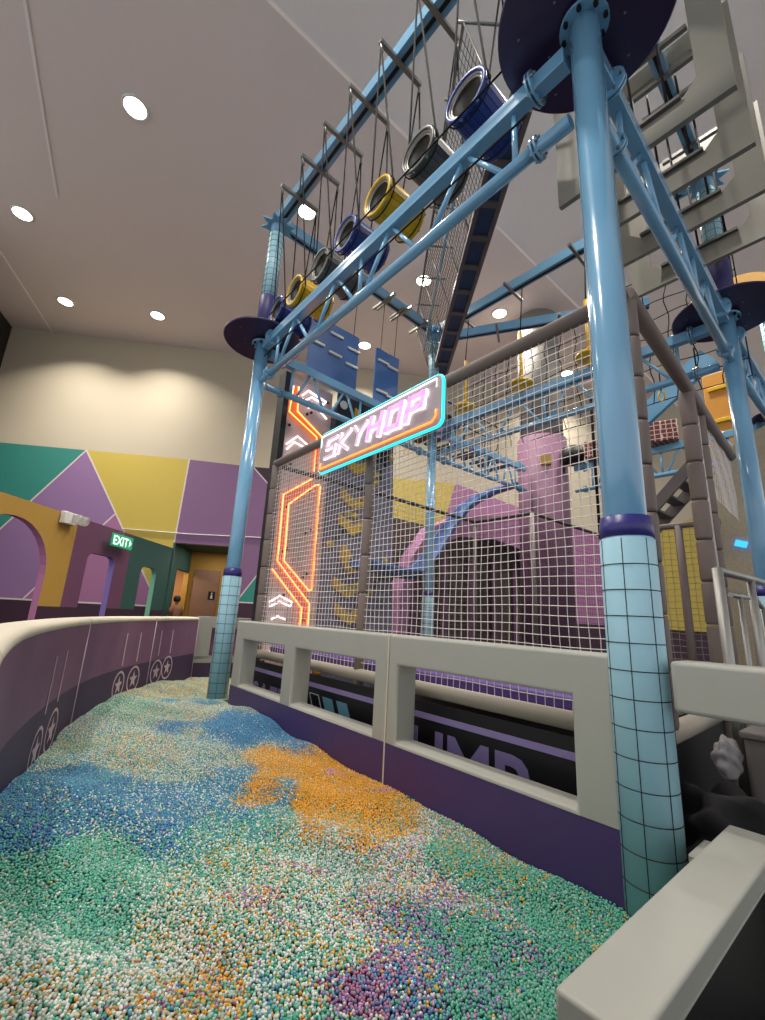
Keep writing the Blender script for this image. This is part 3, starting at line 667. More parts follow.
for side, lean, zt in ((-.2, -.5, 9.5), (.2, -.05, 9.2)):
    for k in range(8):
        s = k * LB / 7
        b = nb(); tube(b, [BP(s, side, 8.0), BP(s, side + lean, zt)], .014, 8); obj('side_post', b, GALV, t)
        if side < 0:
            b = nb(); tube(b, [BP(s, side + lean - .1, zt), BP(s, side + lean + .55, zt)], .022, 8); obj('spreader_bar', b, GALV, t)
    for f in (1, .5):
        z = 8 + (zt - 8) * f; b = nb(); tube(b, [BP(0, side + lean * f, z), BP(LB, side + lean * f, z)], .022, 8); obj('handrail', b, STEEL if side < 0 and f < 1 else DKS, t)
    b = nb(); n = int(LB / .1)
    for k in range(n): s = k * .1; tube(b, [BP(s, side, 8.02), BP(s + .06, side + lean * .5, (zt + 8) / 2), BP(s, side + lean, zt)], .005, 3, cap=False)
    for k in range(14): z = 8.05 + k * (zt - 8) / 14; f = (z - 8) / (zt - 8); tube(b, [BP(q_ * LB / 24, side + lean * f, z + .03 * math.sin(q_ * 2.6 + k)) for q_ in range(25)], .005, 3, cap=False)
    obj('side_net', b, ROPE if side < 0 else NETG, t)

# ------------------------------------------------------------ main net enclosure (foam sleeved frame + white net)
def sleeve_pole(x, y, z0, z1, r, label, n=9, parent=None):
    b = nb(); h = (z1 - z0) / n
    for k in range(n):
        z = z0 + k * h; lathe(b, [(r * .88, z + .004), (r, z + .03), (r, z + h - .03), (r * .88, z + h - .004)], 18, (x, y, 0))
    return tag(obj('sleeved_pole', b, BROWN), label, 'pole', 'taupe foam sleeved poles of the net frame')
sleeve_pole(3.22, 6.77, 0, 3.98, .085, 'taupe sleeved pole in front of the neon climbing panel')
sleeve_pole(3.22, 4.13, 0, 3.98, .06, 'taupe sleeved pole under the SKYHOP sign')
sleeve_pole(3.25, 1.07, .93, 3.98, .06, 'taupe sleeved corner pole just behind the foreground blue post')
sleeve_pole(5.08, 1.2, 0, 3.98, .072, 'thick taupe sleeved pole right of the foreground post, nearer of the pair', n=10)
sleeve_pole(5.75, 1.26, 0, 3.98, .056, 'thinner taupe sleeved pole right of the foreground post, farther of the pair', n=10)
b = nb(); tube(b, [(3.2, 6.77, 4.0), (3.2, 4.1, 4.0), (3.2, 1.06, 4.0)], .066, 16); tag(obj('sleeved_rail', b, BROWN), 'long taupe foam rail along the top of the white net', 'rail')
b = nb(); tube(b, [(3.2, 1.06, 4.0), (5.3, 1.2, 4.0), (7.6, 1.36, 4.0)], .062, 16); tag(obj('sleeved_rail', b, BROWN), 'taupe foam rail from the corner behind the big post to the right post', 'rail')
b = nb(); tube(b, [(3.2, 6.85, 4.0), (5.3, 6.82, 4.0), (8.87, 6.92, 4.0)], .04, 10); tag(obj('sleeved_rail', b, mat('dark brown sleeve', '#3a2f30', .6)), 'thin dark rail along the far side of the net enclosure', 'rail')
b = nb(); tube(b, [(8.87, 6.92, 4.0), (8.87, 5.3, 4.0), (12.1, 5.23, 4.0)], .04, 10); tag(obj('sleeved_rail', b, MATS['dark brown sleeve']), 'thin dark stepped rail in front of the pink column', 'rail')
for x, y, lab in ((8.87, 6.92, 'thin dark pole left of the pink column, farther one'), (8.87, 5.3, 'thin dark pole in front of the pink column')):
    b = nb(); tube(b, [(x, y, 0), (x, y, 4.0)], .05, 10); tag(obj('net_pole', b, MATS['brown grey steel']), lab, 'pole')
def net(name, P0, U, H, du, dv, r, m_, label, amp=.006, group=None, tag_it=True):
    """rectangular net: origin, width vector, height vector"""
    P0, U, H = V(P0), V(U), V(H); nu = max(1, round(U.length / du)); nv = max(1, round(H.length / dv)); nn = U.cross(H).normalized(); b = nb()
    def P(a, c):
        e = math.sin(PI * a) * math.sin(PI * c)
        o_ = nn * (amp * 3 * e + amp * math.sin(a * 17 + c * 9)) + U.normalized() * amp * math.sin(c * 23 + a * 31) * (1 if 0 < a < 1 else 0) + H.normalized() * amp * .8 * math.sin(a * 29 + c * 13) * (1 if 0 < c < 1 else 0)
        return P0 + U * a + H * c + o_
    for i in range(nu + 1): tube(b, [P(i / nu, j / 18) for j in range(19)], r, 3, cap=False)
    for j in range(nv + 1): tube(b, [P(i / 30, j / nv) for i in range(31)], r, 3, cap=False)
    o = obj(name, b, m_)
    return tag(o, label, 'net', group)
net('safety_net', (3.2, 1.14, .93), (0, 5.56, 0), (0, 0, 3.05), .072, .072, .004, NETW, 'large white knotted safety net along the play area behind the pit barrier')
net('safety_net', (3.3, 6.85, .1), (5.5, .05, 0), (0, 0, 3.9), .11, .11, .0035, mat('grey netting', '#6f6a66', .8), 'grey net closing the far side of the play area')
net('safety_net', (8.87, 6.9, .1), (0, -1.6, 0), (0, 0, 3.9), .12, .12, .004, mat('black netting', '#171418', .8), 'dark net panel left of the pink column')
net('safety_net', (8.87, 5.3, .1), (3.2, -.05, 0), (0, 0, 3.9), .12, .12, .004, MATS['black netting'], 'dark net panel in front of the pink column')
net('safety_net', (5.18, 1.215, 1.2), (.5, .04, 0), (0, 0, 2.75), .06, .065, .005, NETW, 'narrow white net between the pair of taupe poles')
net('safety_net', (5.85, 1.27, 3.05), (1.75, .1, 0), (0, 0, .9), .07, .07, .005, NETW, 'white net between the farther taupe pole and the right post')
net('rope_net', (8.5, 7.0, 5.6), (0, -5.9, 0), (0, 0, 2.7), .34, .34, .011, ROPE, 'black wide-meshed rope net high behind the foreground post', amp=.03)

# padded bumper, banner behind the openings
b = nb(); tube(b, [(3.2, 1.1, .87), (3.2, 4, .875), (3.2, 6.8, .87)], .065, 16); tag(obj('bumper_roll', b, mat('cream foam roll', '#a9a092', .55)), 'cream padded roll under the white net behind the barrier openings', 'bumper')
b = nb(); tube(b, [(3.28, 1.12, .87), (4.3, 1.16, .87), (5.6, 1.24, .87)], .065, 16); tag(obj('bumper_roll', b, MATS['cream foam roll']), 'cream padded roll running right behind the big post above black skirting', 'bumper')
b = nb(); box(b, (4.5, 1.22, .39), (2.5, .03, .78)); tag(obj('trampoline_skirt', b, BLACK), 'black skirting under the padded roll right of the big post', 'skirt')
t = thing('trampoline_banner', 'black banner with purple line and lilac lettering behind the barrier openings', 'banner', (3.145, 4, 0))
b = nb(); box(b, (3.145, 3.98, .39), (.02, 5.6, .78)); obj('sheet', b, BLACK, t)
b = nb(); box(b, (3.133, 3.98, .66), (.006, 5.6, .05)); obj('line', b, mat('violet print', '#9586bb', .6), t)
VIO = MATS['violet print']
text('JUMP', .62, .002, 'lettering', VIO, t, (3.13, 2.66, .12), (0, -1, 0), (0, 0, 1), bold=.014)
text('SAFE', .5, .002, 'lettering', VIO, t, (3.13, 6.08, .14), (0, -1, 0), (0, 0, 1), bold=.012)
for y, hollow in ((4.98, 1), (4.69, 0), (4.40, 0)):
    b = nb(); pts_ = [(3.132, y, .56), (3.132, y - .2, .56), (3.132, y - .5, .05), (3.132, y - .3, .05)]
    if hollow:
        c = sum((V(p) for p in pts_), V()) / 4
        for k in range(4): tube(b, [pts_[k], pts_[(k + 1) % 4]], .008, 4)
        obj('slanted_bar', b, mat('pale print', '#9fb4bd', .6), t)
    else: prism(b, pts_, (-.006, 0, 0)); obj('slanted_bar', b, mat('aqua print', '#6fa9bd', .6), t)
b = nb(); box(b, (3.6, 3.9, .95), (.5, 5.4, .1), bev=.02); tag(obj('trampoline_pad', b, mat('violet pad', '#5a3f92', .5)), 'violet padded edge of the trampoline behind the net', 'pad')
b = nb(); box(b, (6.0, 4.0, .85), (4.4, 5.4, .06)); tag(obj('trampoline_bed', b, BLACK), 'black trampoline bed inside the net enclosure', 'trampoline')

# ------------------------------------------------------------ SKYHOP sign
SX = 3.0
t = thing('neon_sign', 'long grey sign reading SKYHOP with cyan, orange and pink neon hanging on the net', 'sign', (SX, 3.9, 3.36))
def spt(s, h, off=0): y = 4.97 - s; return V((SX - off, y, 3.36 + h + .012 * s))   # s along the sign from its left end, h up
SW, SH = 2.24, .56
def rrect(s0, s1, h0, h1, r, n=6):
    o_ = []
    for cx, cy, a0 in ((s1 - r, h1 - r, 0), (s0 + r, h1 - r, PI / 2), (s0 + r, h0 + r, PI), (s1 - r, h0 + r, 1.5 * PI)):
        for k in range(n + 1): a = a0 + PI / 2 * k / n; o_.append((cx + r * math.cos(a), cy + r * math.sin(a)))
    return o_
b = nb(); prism(b, [spt(s, h, -.04) for s, h in rrect(0, SW, 0, SH, .08)], (-.07, 0, 0)); obj('sign_board', b, mat('sign grey', '#a79ea2', .5), t)
CY = mat('cyan neon', '#35e0e0', .4, emit=1.6, emc='#22d8dc'); OR = mat('orange neon', '#ff8a3a', .4, emit=2.4, emc='#ff7a26'); WN_ = mat('white neon', '#fff2f4', .4, emit=1.6, emc='#fff0f2'); PK = mat('pink neon', '#f3a2f0', .4, emit=.95, emc='#ef96ee')
OR2 = mat('orange neon core', '#ffd090', .4, emit=3.0, emc='#ffc070')
b = nb(); tube(b, [spt(s, h, .01) for s, h in rrect(.0, SW, 0, SH, .08)], .02, 8, closed=True); obj('border_neon', b, CY, t)
b = nb(); tube(b, [spt(.05, SH - .2, .045), spt(.05, SH - .045, .045), spt(SW - .06, SH - .045, .045), spt(SW - .06, SH - .14, .045)], .007, 6); obj('white_neon', b, WN_, t)
b = nb(); tube(b, [spt(.06, .13, .045), spt(.06, .05, .045), spt(SW - .12, .05, .045), spt(SW - .06, .1, .045), spt(SW - .06, .17, .045)], .011, 6); obj('orange_neon', b, OR, t)
def letter(strokes, s0, wd, m_, m2, name, th=.05):
    """strokes: polylines on a 0..1 x 0..1 cell; a lit outline plate behind a coloured face"""
    hh = .235; h0 = .175; o = None
    def P(p, off): return spt(s0 + p[0] * wd + .10 * (p[1] - .5) * .6, h0 + p[1] * hh, off)
    for tt, off, dep, mm_, nm in ((th + .014, .04, .02, m2, name), (th, .062, .012, m_, 'face')):
        e = nb()
        for st_ in strokes:
            for a, c in zip(st_, st_[1:]):
                A, B_ = P(a, off), P(c, off); d = (B_ - A).normalized(); nn = V((1, 0, 0)).cross(d).normalized() * tt / 2; A = A - d * tt / 2; B_ = B_ + d * tt / 2
                prism(e, [A + nn, B_ + nn, B_ - nn, A - nn], (-dep, 0, 0))
        o = obj(nm, e, mm_, o or t)
FACE = mat('white sign face', '#d9b9cc', .4, emit=.35, emc='#e8b8d8')
letter([[(1, 1), (0, 1), (0, .52), (1, .52), (1, 0), (0, 0)]], .2, .2, FACE, WN_, 'letter', .03)
letter([[(0, 0), (0, 1)], [(.05, .5), (1, 1)], [(.05, .5), (1, 0)]], .5, .2, FACE, WN_, 'letter', .03)
letter([[(0, 1), (.5, .5), (1, 1)], [(.5, .5), (.5, 0)]], .79, .24, FACE, WN_, 'letter', .03)
letter([[(0, 0), (0, 1)], [(1, 0), (1, 1)], [(0, .5), (1, .5)]], 1.13, .2, PK, WN_, 'letter', .058)
letter([[(0, 0), (0, 1), (1, 1), (1, 0), (0, 0)]], 1.46, .2, PK, WN_, 'letter', .058)
letter([[(0, 0), (0, 1), (1, 1), (1, .45), (0, .45)]], 1.79, .2, PK, WN_, 'letter', .058)
for s in (.3, SW - .3):
    b = nb(); beam(b, spt(s, .3, -.05), spt(s, .3, -.21) + V((0, 0, .25)), .03, .02); obj('mount', b, GALV, t)

# ------------------------------------------------------------ climbing wall
CYW = 8.0
t = thing('climbing_wall', 'tall climbing wall with orange and white neon lines behind the net', 'climbing wall', (4.4, CYW, 0))
cp = lambda x, z, off=0: V((x, CYW - off, z))
b = nb(); prism(b, [cp(3.86, 0), cp(5.05, 0), cp(4.98, 6.5), cp(3.86, 6.5)], (0, .14, 0)); obj('neon_panel', b, mat('dusty rose board', '#c9b2ae', .55, var=.1, bump=.2), t)
b = nb(); prism(b, [cp(3.74, 0, .06), cp(3.86, 0, .06), cp(3.86, 6.55, .06), cp(3.74, 6.55, .06)], (0, .3, 0)); obj('edge_frame', b, BLACK, t)
def poly(name, pts_, m_, r=.018, off=.06, closed=False):
    b = nb(); tube(b, [cp(x, z, off) for x, z in pts_], r, 6, closed=closed); return obj(name, b, m_, t)
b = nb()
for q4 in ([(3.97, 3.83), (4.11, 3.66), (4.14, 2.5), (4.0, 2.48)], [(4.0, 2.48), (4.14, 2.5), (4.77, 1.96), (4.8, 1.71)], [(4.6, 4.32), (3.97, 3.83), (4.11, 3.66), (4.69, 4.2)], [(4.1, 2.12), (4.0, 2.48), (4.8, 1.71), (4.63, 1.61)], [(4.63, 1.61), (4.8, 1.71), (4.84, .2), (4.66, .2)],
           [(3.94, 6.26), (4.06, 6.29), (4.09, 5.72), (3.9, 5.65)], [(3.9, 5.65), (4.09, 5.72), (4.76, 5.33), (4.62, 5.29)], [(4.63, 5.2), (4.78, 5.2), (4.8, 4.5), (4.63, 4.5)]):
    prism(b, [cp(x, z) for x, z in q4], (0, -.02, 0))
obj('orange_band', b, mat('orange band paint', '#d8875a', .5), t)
for pp in ([(4.6, 4.32), (3.97, 3.83), (4.0, 2.48), (4.8, 1.71), (4.84, .2)], [(4.81, 4.24), (4.69, 4.2), (4.11, 3.66), (4.14, 2.5), (4.77, 1.96), (4.84, 2.0), (4.82, 4.2)], [(3.9, 2.32), (4.63, 1.61), (4.66, .2)],
           [(3.94, 6.26), (3.9, 5.65), (4.62, 5.29), (4.63, 4.98), (4.63, 4.5)], [(4.06, 6.29), (4.09, 5.72), (4.76, 5.33), (4.8, 4.55)]):
    o = poly('orange_neon', pp, OR, .022); b = nb(); tube(b, [cp(x, z, .083) for x, z in pp], .007, 5); obj('neon_core', b, OR2, o)
for pp in ([(3.92, 4.92), (4.16, 5.17), (4.4, 5.06), (4.38, 4.96), (4.1, 5.02), (3.94, 4.81)], [(3.9, 4.54), (3.98, 4.65), (4.2, 4.79)], [(4.17, 6.13), (4.31, 6.3), (4.79, 6.2), (4.73, 6.12), (4.4, 6.18), (4.25, 6.03)],
           [(4.34, 5.9), (4.54, 6.0), (4.84, 5.8)], [(3.92, 1.68), (4.13, 1.82), (4.42, 1.71), (4.38, 1.63), (4.14, 1.71), (3.94, 1.6)], [(4.0, 1.37), (4.13, 1.43), (4.3, 1.38)], [(3.93, .98), (4.1, 1.08), (4.28, 1.14)], [(3.93, .7), (4.1, .82), (4.28, .88)]):
    poly('white_neon', pp, WN_, .02)
b = nb()
for k in range(26): disc(b, cp(3.95 + (k * .377) % 1.0, .6 + (k * 1.31) % 5.7, .0), (0, -1, 0), .03, .03, 8)
obj('bolt_holes', b, BLACK, t)
t = thing('hold_wall', 'speckled climbing wall with yellow chevron holds behind the net', 'climbing wall', (6.1, CYW, 0))
b = nb(); prism(b, [cp(5.08, 0), cp(7.2, 0), cp(6.9, 6.2), (5.02, CYW, 6.2)], (0, .16, 0)); obj('wall_board', b, mat('speckled grey board', '#77738a', .6, var=.6, scale=14), t)
def chev(x, z, s, m_=None):
    b = nb(); prism(b, [cp(x - s, z + s * .55), cp(x - s, z - s * .05), cp(x, z - s * .6), cp(x + s, z - s * .05), cp(x + s, z + s * .55), cp(x, z + .02)], (0, -.07, 0)); obj('chevron_hold', b, YELP if m_ is None else m_, t)
for x, z in ((5.78, 4.95), (5.78, 4.1), (5.78, 3.5), (5.75, 2.1), (5.85, 1.55)): chev(x, z, .38)
b = nb(); prism(b, [cp(5.55, 3.05), cp(5.75, 2.9), cp(5.95, 2.45), cp(5.75, 2.4), cp(5.5, 2.75)], (0, -.07, 0)); obj('wedge_hold', b, YELP, t)
for k in range(34):
    x = 5.2 + (k * .731) % 1.75; z = .4 + (k * 1.117) % 5.4
    b = nb(); lathe(b, [(.09, 0), (.075, .05), (.03, .07)], 9, cp(x, z), Matrix(((1, 0, 0), (0, 0, -1), (0, 1, 0)))); obj('small_hold', b, (YELP, GRYP, mat('dark violet hold', '#2c2644', .5), YELW)[k % 4], t)
# dark hooked panel with white heads and a yellow shape above
t = thing('shape_board', 'dark board with white discs and a yellow leaf shape under the blue boards', 'board', (5.6, 7.75, 5.4))
b = nb(); prism(b, [(5.0, 7.78, 5.15), (6.6, 7.78, 5.15), (6.6, 7.78, 6.35), (5.0, 7.78, 6.65)], (0, .05, 0)); obj('board', b, BLACK, t)
for x, z in ((5.15, 6.2), (5.3, 5.75), (5.1, 5.4), (6.2, 5.5)):
    b = nb(); disc(b, (x, 7.77, z), (0, -1, 0), .1, .03, 16); obj('white_disc', b, WHITE, t)
for sx in (-1, 1):
    b = nb(); prism(b, [(5.75, 7.74, 5.95), (5.75 + sx * .06, 7.74, 6.1), (5.75 + sx * .3, 7.74, 6.22), (5.75 + sx * .32, 7.74, 5.98), (5.75 + sx * .18, 7.74, 5.8), (5.75, 7.74, 5.78)], (0, -.05, 0)); obj('yellow_leaf', b, YELP, t)

# ------------------------------------------------------------ yellow disc swings
for y, lab in ((6.22, 'yellow disc swing on a yellow pole, nearest the sign'), (4.69, 'yellow disc swing on a yellow pole, middle one behind the net'), (3.24, 'yellow disc swing close to the foreground post')):
    t = thing('disc_swing', lab, 'swing', (7.6, y, 6.5), 'yellow disc swings behind the net')
    b = nb(); lathe(b, [(.02, 6.44), (.24, 6.47), (.25, 6.52), (.1, 6.56), (.03, 6.57)], 26, (7.6, y, 0)); obj('seat_disc', b, YELP, t)
    b = nb(); tube(b, [(7.6, y, 6.3), (7.6, y, 7.75)], .038, 12); obj('pole', b, YELP, t)
    b = nb(); tube(b, [(7.6, y, 7.75), (7.72, y, 8.98)], .012, 6); obj('rope', b, ROPE, t)

# ------------------------------------------------------------ pink column and background set pieces
t = thing('round_column', 'broad round building column, pink below and grey above', 'column', (12.6, 7.1, 0))
b = nb(); lathe(b, [(.77, 0), (.77, 7.4)], 40, (12.6, 7.1, 0)); obj('pink_cladding', b, mat('dusty pink cladding', '#6e4862', .75), t)
b = nb(); lathe(b, [(.68, 7.4), (.68, CEIL - .004)], 40, (12.6, 7.1, 0)); obj('grey_shaft', b, mat('column grey', '#96928a', .7), t)
b = nb(); box(b, (11.95, 6.62, 6.45), (.3, .3, .3), rz=.6); obj('yellow_plate', b, OCHRE, t)
# pink arch mound
t = thing('arched_partition', 'pink arched partition wall with a dark netted mouth behind the trampolines', 'partition', (11, 9.2, 0))
def ay(x, z): return V((x, 9.2, z))
outer = [(8.4, 0), (8.5, 2.3), (8.9, 3.3), (9.7, 4.3), (11.0, 4.9), (13.2, 5.3), (16.5, 5.8), (16.5, 0)]
inner = [(15.9, 0), (15.9, 3.5), (14.9, 4.25), (12.9, 4.4), (11.0, 4.2), (9.6, 3.6), (8.9, 2.6), (8.75, 0)]
b = nb(); plate(b, [ay(x, z) for x, z in outer + inner], (0, .5, 0)); obj('arch_wall', b, PINKP, t)
b = nb(); box(b, (12.4, 9.9, 2.25), (7.6, .1, 4.5)); obj('back_panel', b, mat('brown backing', '#4c3c3a', .8, var=.5, scale=2.2), t)
b = nb()
for k in range(5): box(b, (9.6 + k * 1.35, 9.8, 1.9), (.3, .08, 3.8))
obj('upright_bars', b, PLUMP, t)
# blue slide
b = nb(); ctrl = [(5.6, 7.5, 2.72), (6.6, 7.6, 2.66), (7.4, 7.75, 2.68), (8.0, 8.0, 2.85), (8.7, 8.2, 3.4), (9.5, 8.35, 4.25), (10.4, 8.4, 5.1), (11.6, 8.4, 5.8), (13.0, 8.4, 6.4)]
sl = []
for i in range(len(ctrl) - 1):
    q_ = [V(ctrl[max(0, min(len(ctrl) - 1, i + k))]) for k in (-1, 0, 1, 2)]
    for k in range(8):
        t = k / 8; sl.append(.5 * (2 * q_[1] + (q_[2] - q_[0]) * t + (2 * q_[0] - 5 * q_[1] + 4 * q_[2] - q_[3]) * t * t + (3 * q_[1] - q_[0] - 3 * q_[2] + q_[3]) * t ** 3))
n = 12
rows = []
for i in range(len(sl)):
    p = V(sl[i]); d = (V(sl[min(i + 1, len(sl) - 1)]) - V(sl[max(i - 1, 0)])).normalized(); u = d.cross(V((0, 0, 1))).normalized(); v_ = u.cross(d)
    rows.append([b.verts.new(p + u * .25 * math.cos(PI + PI * k / n) + v_ * .24 * math.sin(PI + PI * k / n)) for k in range(n + 1)] + [b.verts.new(p + u * .22 * math.cos(2 * PI - PI * k / n) + v_ * .21 * math.sin(2 * PI - PI * k / n)) for k in range(n + 1)])
for a, c in zip(rows, rows[1:]):
    for k in range(len(a)): b.faces.new((a[k], a[(k + 1) % len(a)], c[(k + 1) % len(a)], c[k])).smooth = True
tag(obj('slide', b, mat('slide blue', '#41669e', .7)), 'blue curved slide seen through the net left of the pink column', 'slide')
# rope bridge planks and dark blocks, high behind
t = thing('plank_bridge', 'row of dark hanging planks behind the truss left of the pink column', 'bridge', (10, 8.4, 6.2))
for k in range(9):
    x = 8.3 + k * .42
    b = nb(); box(b, (x, 8.2, 6.5 + .04 * (k % 2)), (.2, .8, .06)); obj('plank', b, BLACK, t)
    for s in (-1, 1):
        b = nb(); tube(b, [(x, 8.2 + s * .36, 6.5), (x, 8.2 + s * .36, 7.7)], .01, 5); obj('rope', b, ROPE, t)
b = nb(); tube(b, [(8.1, 7.84, 7.7), (12, 7.84, 7.7)], .03, 6); tube(b, [(8.1, 8.56, 7.7), (12, 8.56, 7.7)], .03, 6); obj('cable', b, STEEL2, t)

for x, y, z, lab in ((8.2, 2.3, 5.55, 'yellow karabiner hanging beside the big post, lower left one'), (8.2, 1.75, 5.8, 'yellow karabiner hanging on the rope net nearer the right post')):
    t = thing('karabiner', lab, 'karabiner', (x, y, z), 'yellow karabiners by the right truss')
    b = nb(); tube(b, [(x, y + .05 * math.sin(k * PI / 6), z + .09 * math.cos(k * PI / 6)) for k in range(12)], .016, 6, closed=True); obj('hook', b, YELP, t)
    b = nb(); tube(b, [(x, y, z + .09), (x, y, z + .45)], .012, 6); obj('cord', b, ROPE, t)
# ---- right gap
mm = bpy.data.materials.new('red lattice print'); mm.use_nodes = True; nt = mm.node_tree; bs = nt.nodes['Principled BSDF']
vo = nt.nodes.new('ShaderNodeTexVoronoi'); vo.feature = 'DISTANCE_TO_EDGE'; vo.inputs['Scale'].default_value = 8; vo.inputs['Randomness'].default_value = .15
tc = nt.nodes.new('ShaderNodeTexCoord'); rp = nt.nodes.new('ShaderNodeValToRGB'); rp.color_ramp.elements[0].position = .05; rp.color_ramp.elements[0].color = lin('#d9c2b4'); rp.color_ramp.elements[1].position = .09; rp.color_ramp.elements[1].color = lin('#6b1f24')
nt.links.new(tc.outputs['Object'], vo.inputs['Vector']); nt.links.new(vo.outputs['Distance'], rp.inputs[0]); nt.links.new(rp.outputs[0], bs.inputs['Base Color'])
b = nb(); box(b, (12.6, 3.62, 6.62), (.62, .68, .56), rz=.35, bev=.02); tag(obj('patterned_block', b, mm), 'red block with a white lattice print resting on the distant truss', 'block')
b = nb(); box(b, (12.6, 5.35, 6.6), (.6, .6, .52), rz=.3, bev=.02); tag(obj('patterned_block', b, mm), 'red block with lattice print seen through the net left of the big post', 'block')
b = nb(); lathe(b, [(.12, 6.35), (.3, 6.37), (.32, 6.62), (.3, 6.86), (.12, 6.88)], 24, (12.5, 6.02, 0)); tag(obj('black_drum', b, BLACK), 'black drum on the distant truss beside the pink column', 'drum')
t = thing('orange_board', 'orange upright board seen between the net and the right post', 'board', (12.9, 2.2, 4.4))
b = nb(); box(b, (13.1, 2.4, 6.7), (.1, .6, 2.9), bev=.02); obj('board', b, mat('orange board paint', '#c98a2c', .5), t)
for k in range(3):
    b = nb(); box(b, (13.03, 2.4, 5.9 + k * .9), (.06, .4, .1), bev=.01); obj('ledge', b, YELP, t)
b = nb(); beam(b, (10, 3.3, 6.0), (10, 1.9, 7.0), .12, .42); tag(obj('slanted_beam', b, STEEL), 'slanted blue beam behind the black rope net at right', 'beam')
# stairs
t = thing('staircase', 'taupe steel staircase seen beside the big post through the right gap', 'stairs', (9.4, 2.9, 1.5))
for x in (9.1, 9.9):
    b = nb(); beam(b, (x, 3.75, 2.9), (x, 2.1, 4.6), .06, .2); obj('stringer', b, MATS['brown grey steel'], t)
for k in range(7):
    f = (k + .5) / 7
    b = nb(); box(b, (9.5, 3.75 - 1.65 * f, 2.9 + 1.7 * f), (.8, .22, .04)); obj('tread', b, GRYP, t)
t = thing('landing_frame', 'taupe rail and post in front of the yellow wall beside the big post', 'rail', (9, 3, 0))
b = nb(); tube(b, [(8.4, 3.2, 3.25), (8.4, 1.75, 3.25)], .05, 10); obj('rail', b, BROWN, t)
b = nb(); tube(b, [(8.4, 2.33, 0), (8.4, 2.33, 3.25)], .06, 10); obj('post', b, BROWN, t)
net('safety_net', (8.48, 3.5, .6), (0, -1.7, 0), (0, 0, 2.6), .1, .1, .005, NETG, 'cream net in front of the yellow wall beside the big post')
b = nb(); tube(b, [(8.6, 3.7, 3.2), (8.6, 3.7, 6.2)], .03, 8)
tag(obj('hanging_post', b, ROPE), 'thin dark post behind the right edge of the foreground post', 'post')
# cream climbing wall with blue neon marks
t = thing('stone_wall', 'cream speckled climbing wall with glowing blue marks beside the right post', 'climbing wall', (8.9, 1.5, 0))
b = nb(); prism(b, [(8.95, 2.05, 0), (8.95, .8, 0), (8.95, .8, 5.0), (8.95, 1.5, 4.7), (8.95, 1.85, 4.2)], (.15, 0, 0)); obj('wall_board', b, mat('cream speckle board', '#b5a88e', .7, var=.25, scale=30), t)
b = nb(); prism(b, [(8.94, 1.35, 0), (8.94, .8, 0), (8.94, .8, 3.4), (8.94, 1.35, 3.2)], (-.02, 0, 0)); obj('brick_strip', b, mat('mauve brick', '#6a5a62', .7, var=.4, scale=25), t)
BN = mat('blue neon', '#2f8fff', .4, emit=2.2, emc='#2a90ff')
for y, z, wd, h in ((1.62, 2.95, .16, .1), (1.28, 2.85, .3, .05), (1.27, 2.76, .3, .05), (1.5, 1.9, .06, .1), (1.25, 1.45, .1, .12)):
    b = nb(); box(b, (8.90, y, z), (.02, wd, h), R=Matrix.Rotation(.35, 3, 'X'), bev=.005); obj('blue_neon', b, BN, t)
# far obstacles: yellow ring and blue boards on the right
t = thing('ring_board', 'yellow board with a round opening beyond the right platform disc', 'board', (9.6, 1.6, 6.9))
b = nb()
for k in range(20):
    a0 = PI * k / 20 ; a1 = PI * (k + 1) / 20
    prism(b, [(9.6, 1.3 + .42 * math.cos(a0), 7.5 + .42 * math.sin(a0)), (9.6, 1.3 + .42 * math.cos(a1), 7.5 + .42 * math.sin(a1)), (9.6, 1.3 + .75 * math.cos(a1), 7.5 + .75 * math.sin(a1)), (9.6, 1.3 + .75 * math.cos(a0), 7.5 + .75 * math.sin(a0))], (.06, 0, 0))
obj('ring', b, mat('ring yellow', '#e0a326', .4), t)
b = nb(); box(b, (9.63, 1.3, 9.0), (.04, .04, 1.6)); obj('rope', b, ROPE, t)
for k, (z, m_) in enumerate(((5.9, OCHRE), (5.45, OCHRE), (5.0, OCHRE))):
    t = thing('shelf_walkway', ('topmost', 'middle', 'lowest')[k] + ' of the ochre trimmed walkway decks at the right edge', 'walkway', (12.2, 1.4, z), 'ochre trimmed walkway decks')
    b = nb(); box(b, (14.2, .9, z + .9), (.3, 2.6, .12)); obj('deck', b, BROWN, t)
    b = nb(); box(b, (14.03, .9, z + .84), (.04, 2.6, .07)); obj('edge_trim', b, m_, t)
b = nb(); box(b, (15.6, 1.2, 3.8), (.2, 3.6, 6.0)); tag(obj('dark_partition', b, mat('navy board', '#272a45', .6, var=.4, scale=2)), 'dark navy partition behind the right edge post', 'partition')

# stainless stair rail
t = thing('handrail', 'brushed stainless steel handrail standing behind the barrier at the right edge', 'handrail', (4.6, .97, 0))
def hr(name, pts_, r): b = nb(); tube(b, pts_, r, 14); obj(name, b, INOX, t)
hr('post', [(4.38, .975, 0), (4.38, .975, 2.03)], .037); hr('post', [(5.5, .975, 0), (5.5, .975, 2.05)], .036)
hr('top_rail', [(4.38, .975, 2.01), (5.5, .975, 2.05), (7.4, .975, 2.1)], .034)
hr('inner_rail', [(4.72, .98, 1.84), (5.36, .98, 1.86)], .022); hr('baluster', [(5.02, .98, 0), (5.02, .98, 1.85)], .022); hr('inner_rail', [(5.75, .98, 1.84), (6.9, .98, 1.5)], .022); hr('baluster', [(5.9, .98, 0), (5.9, .98, 1.8)], .022)
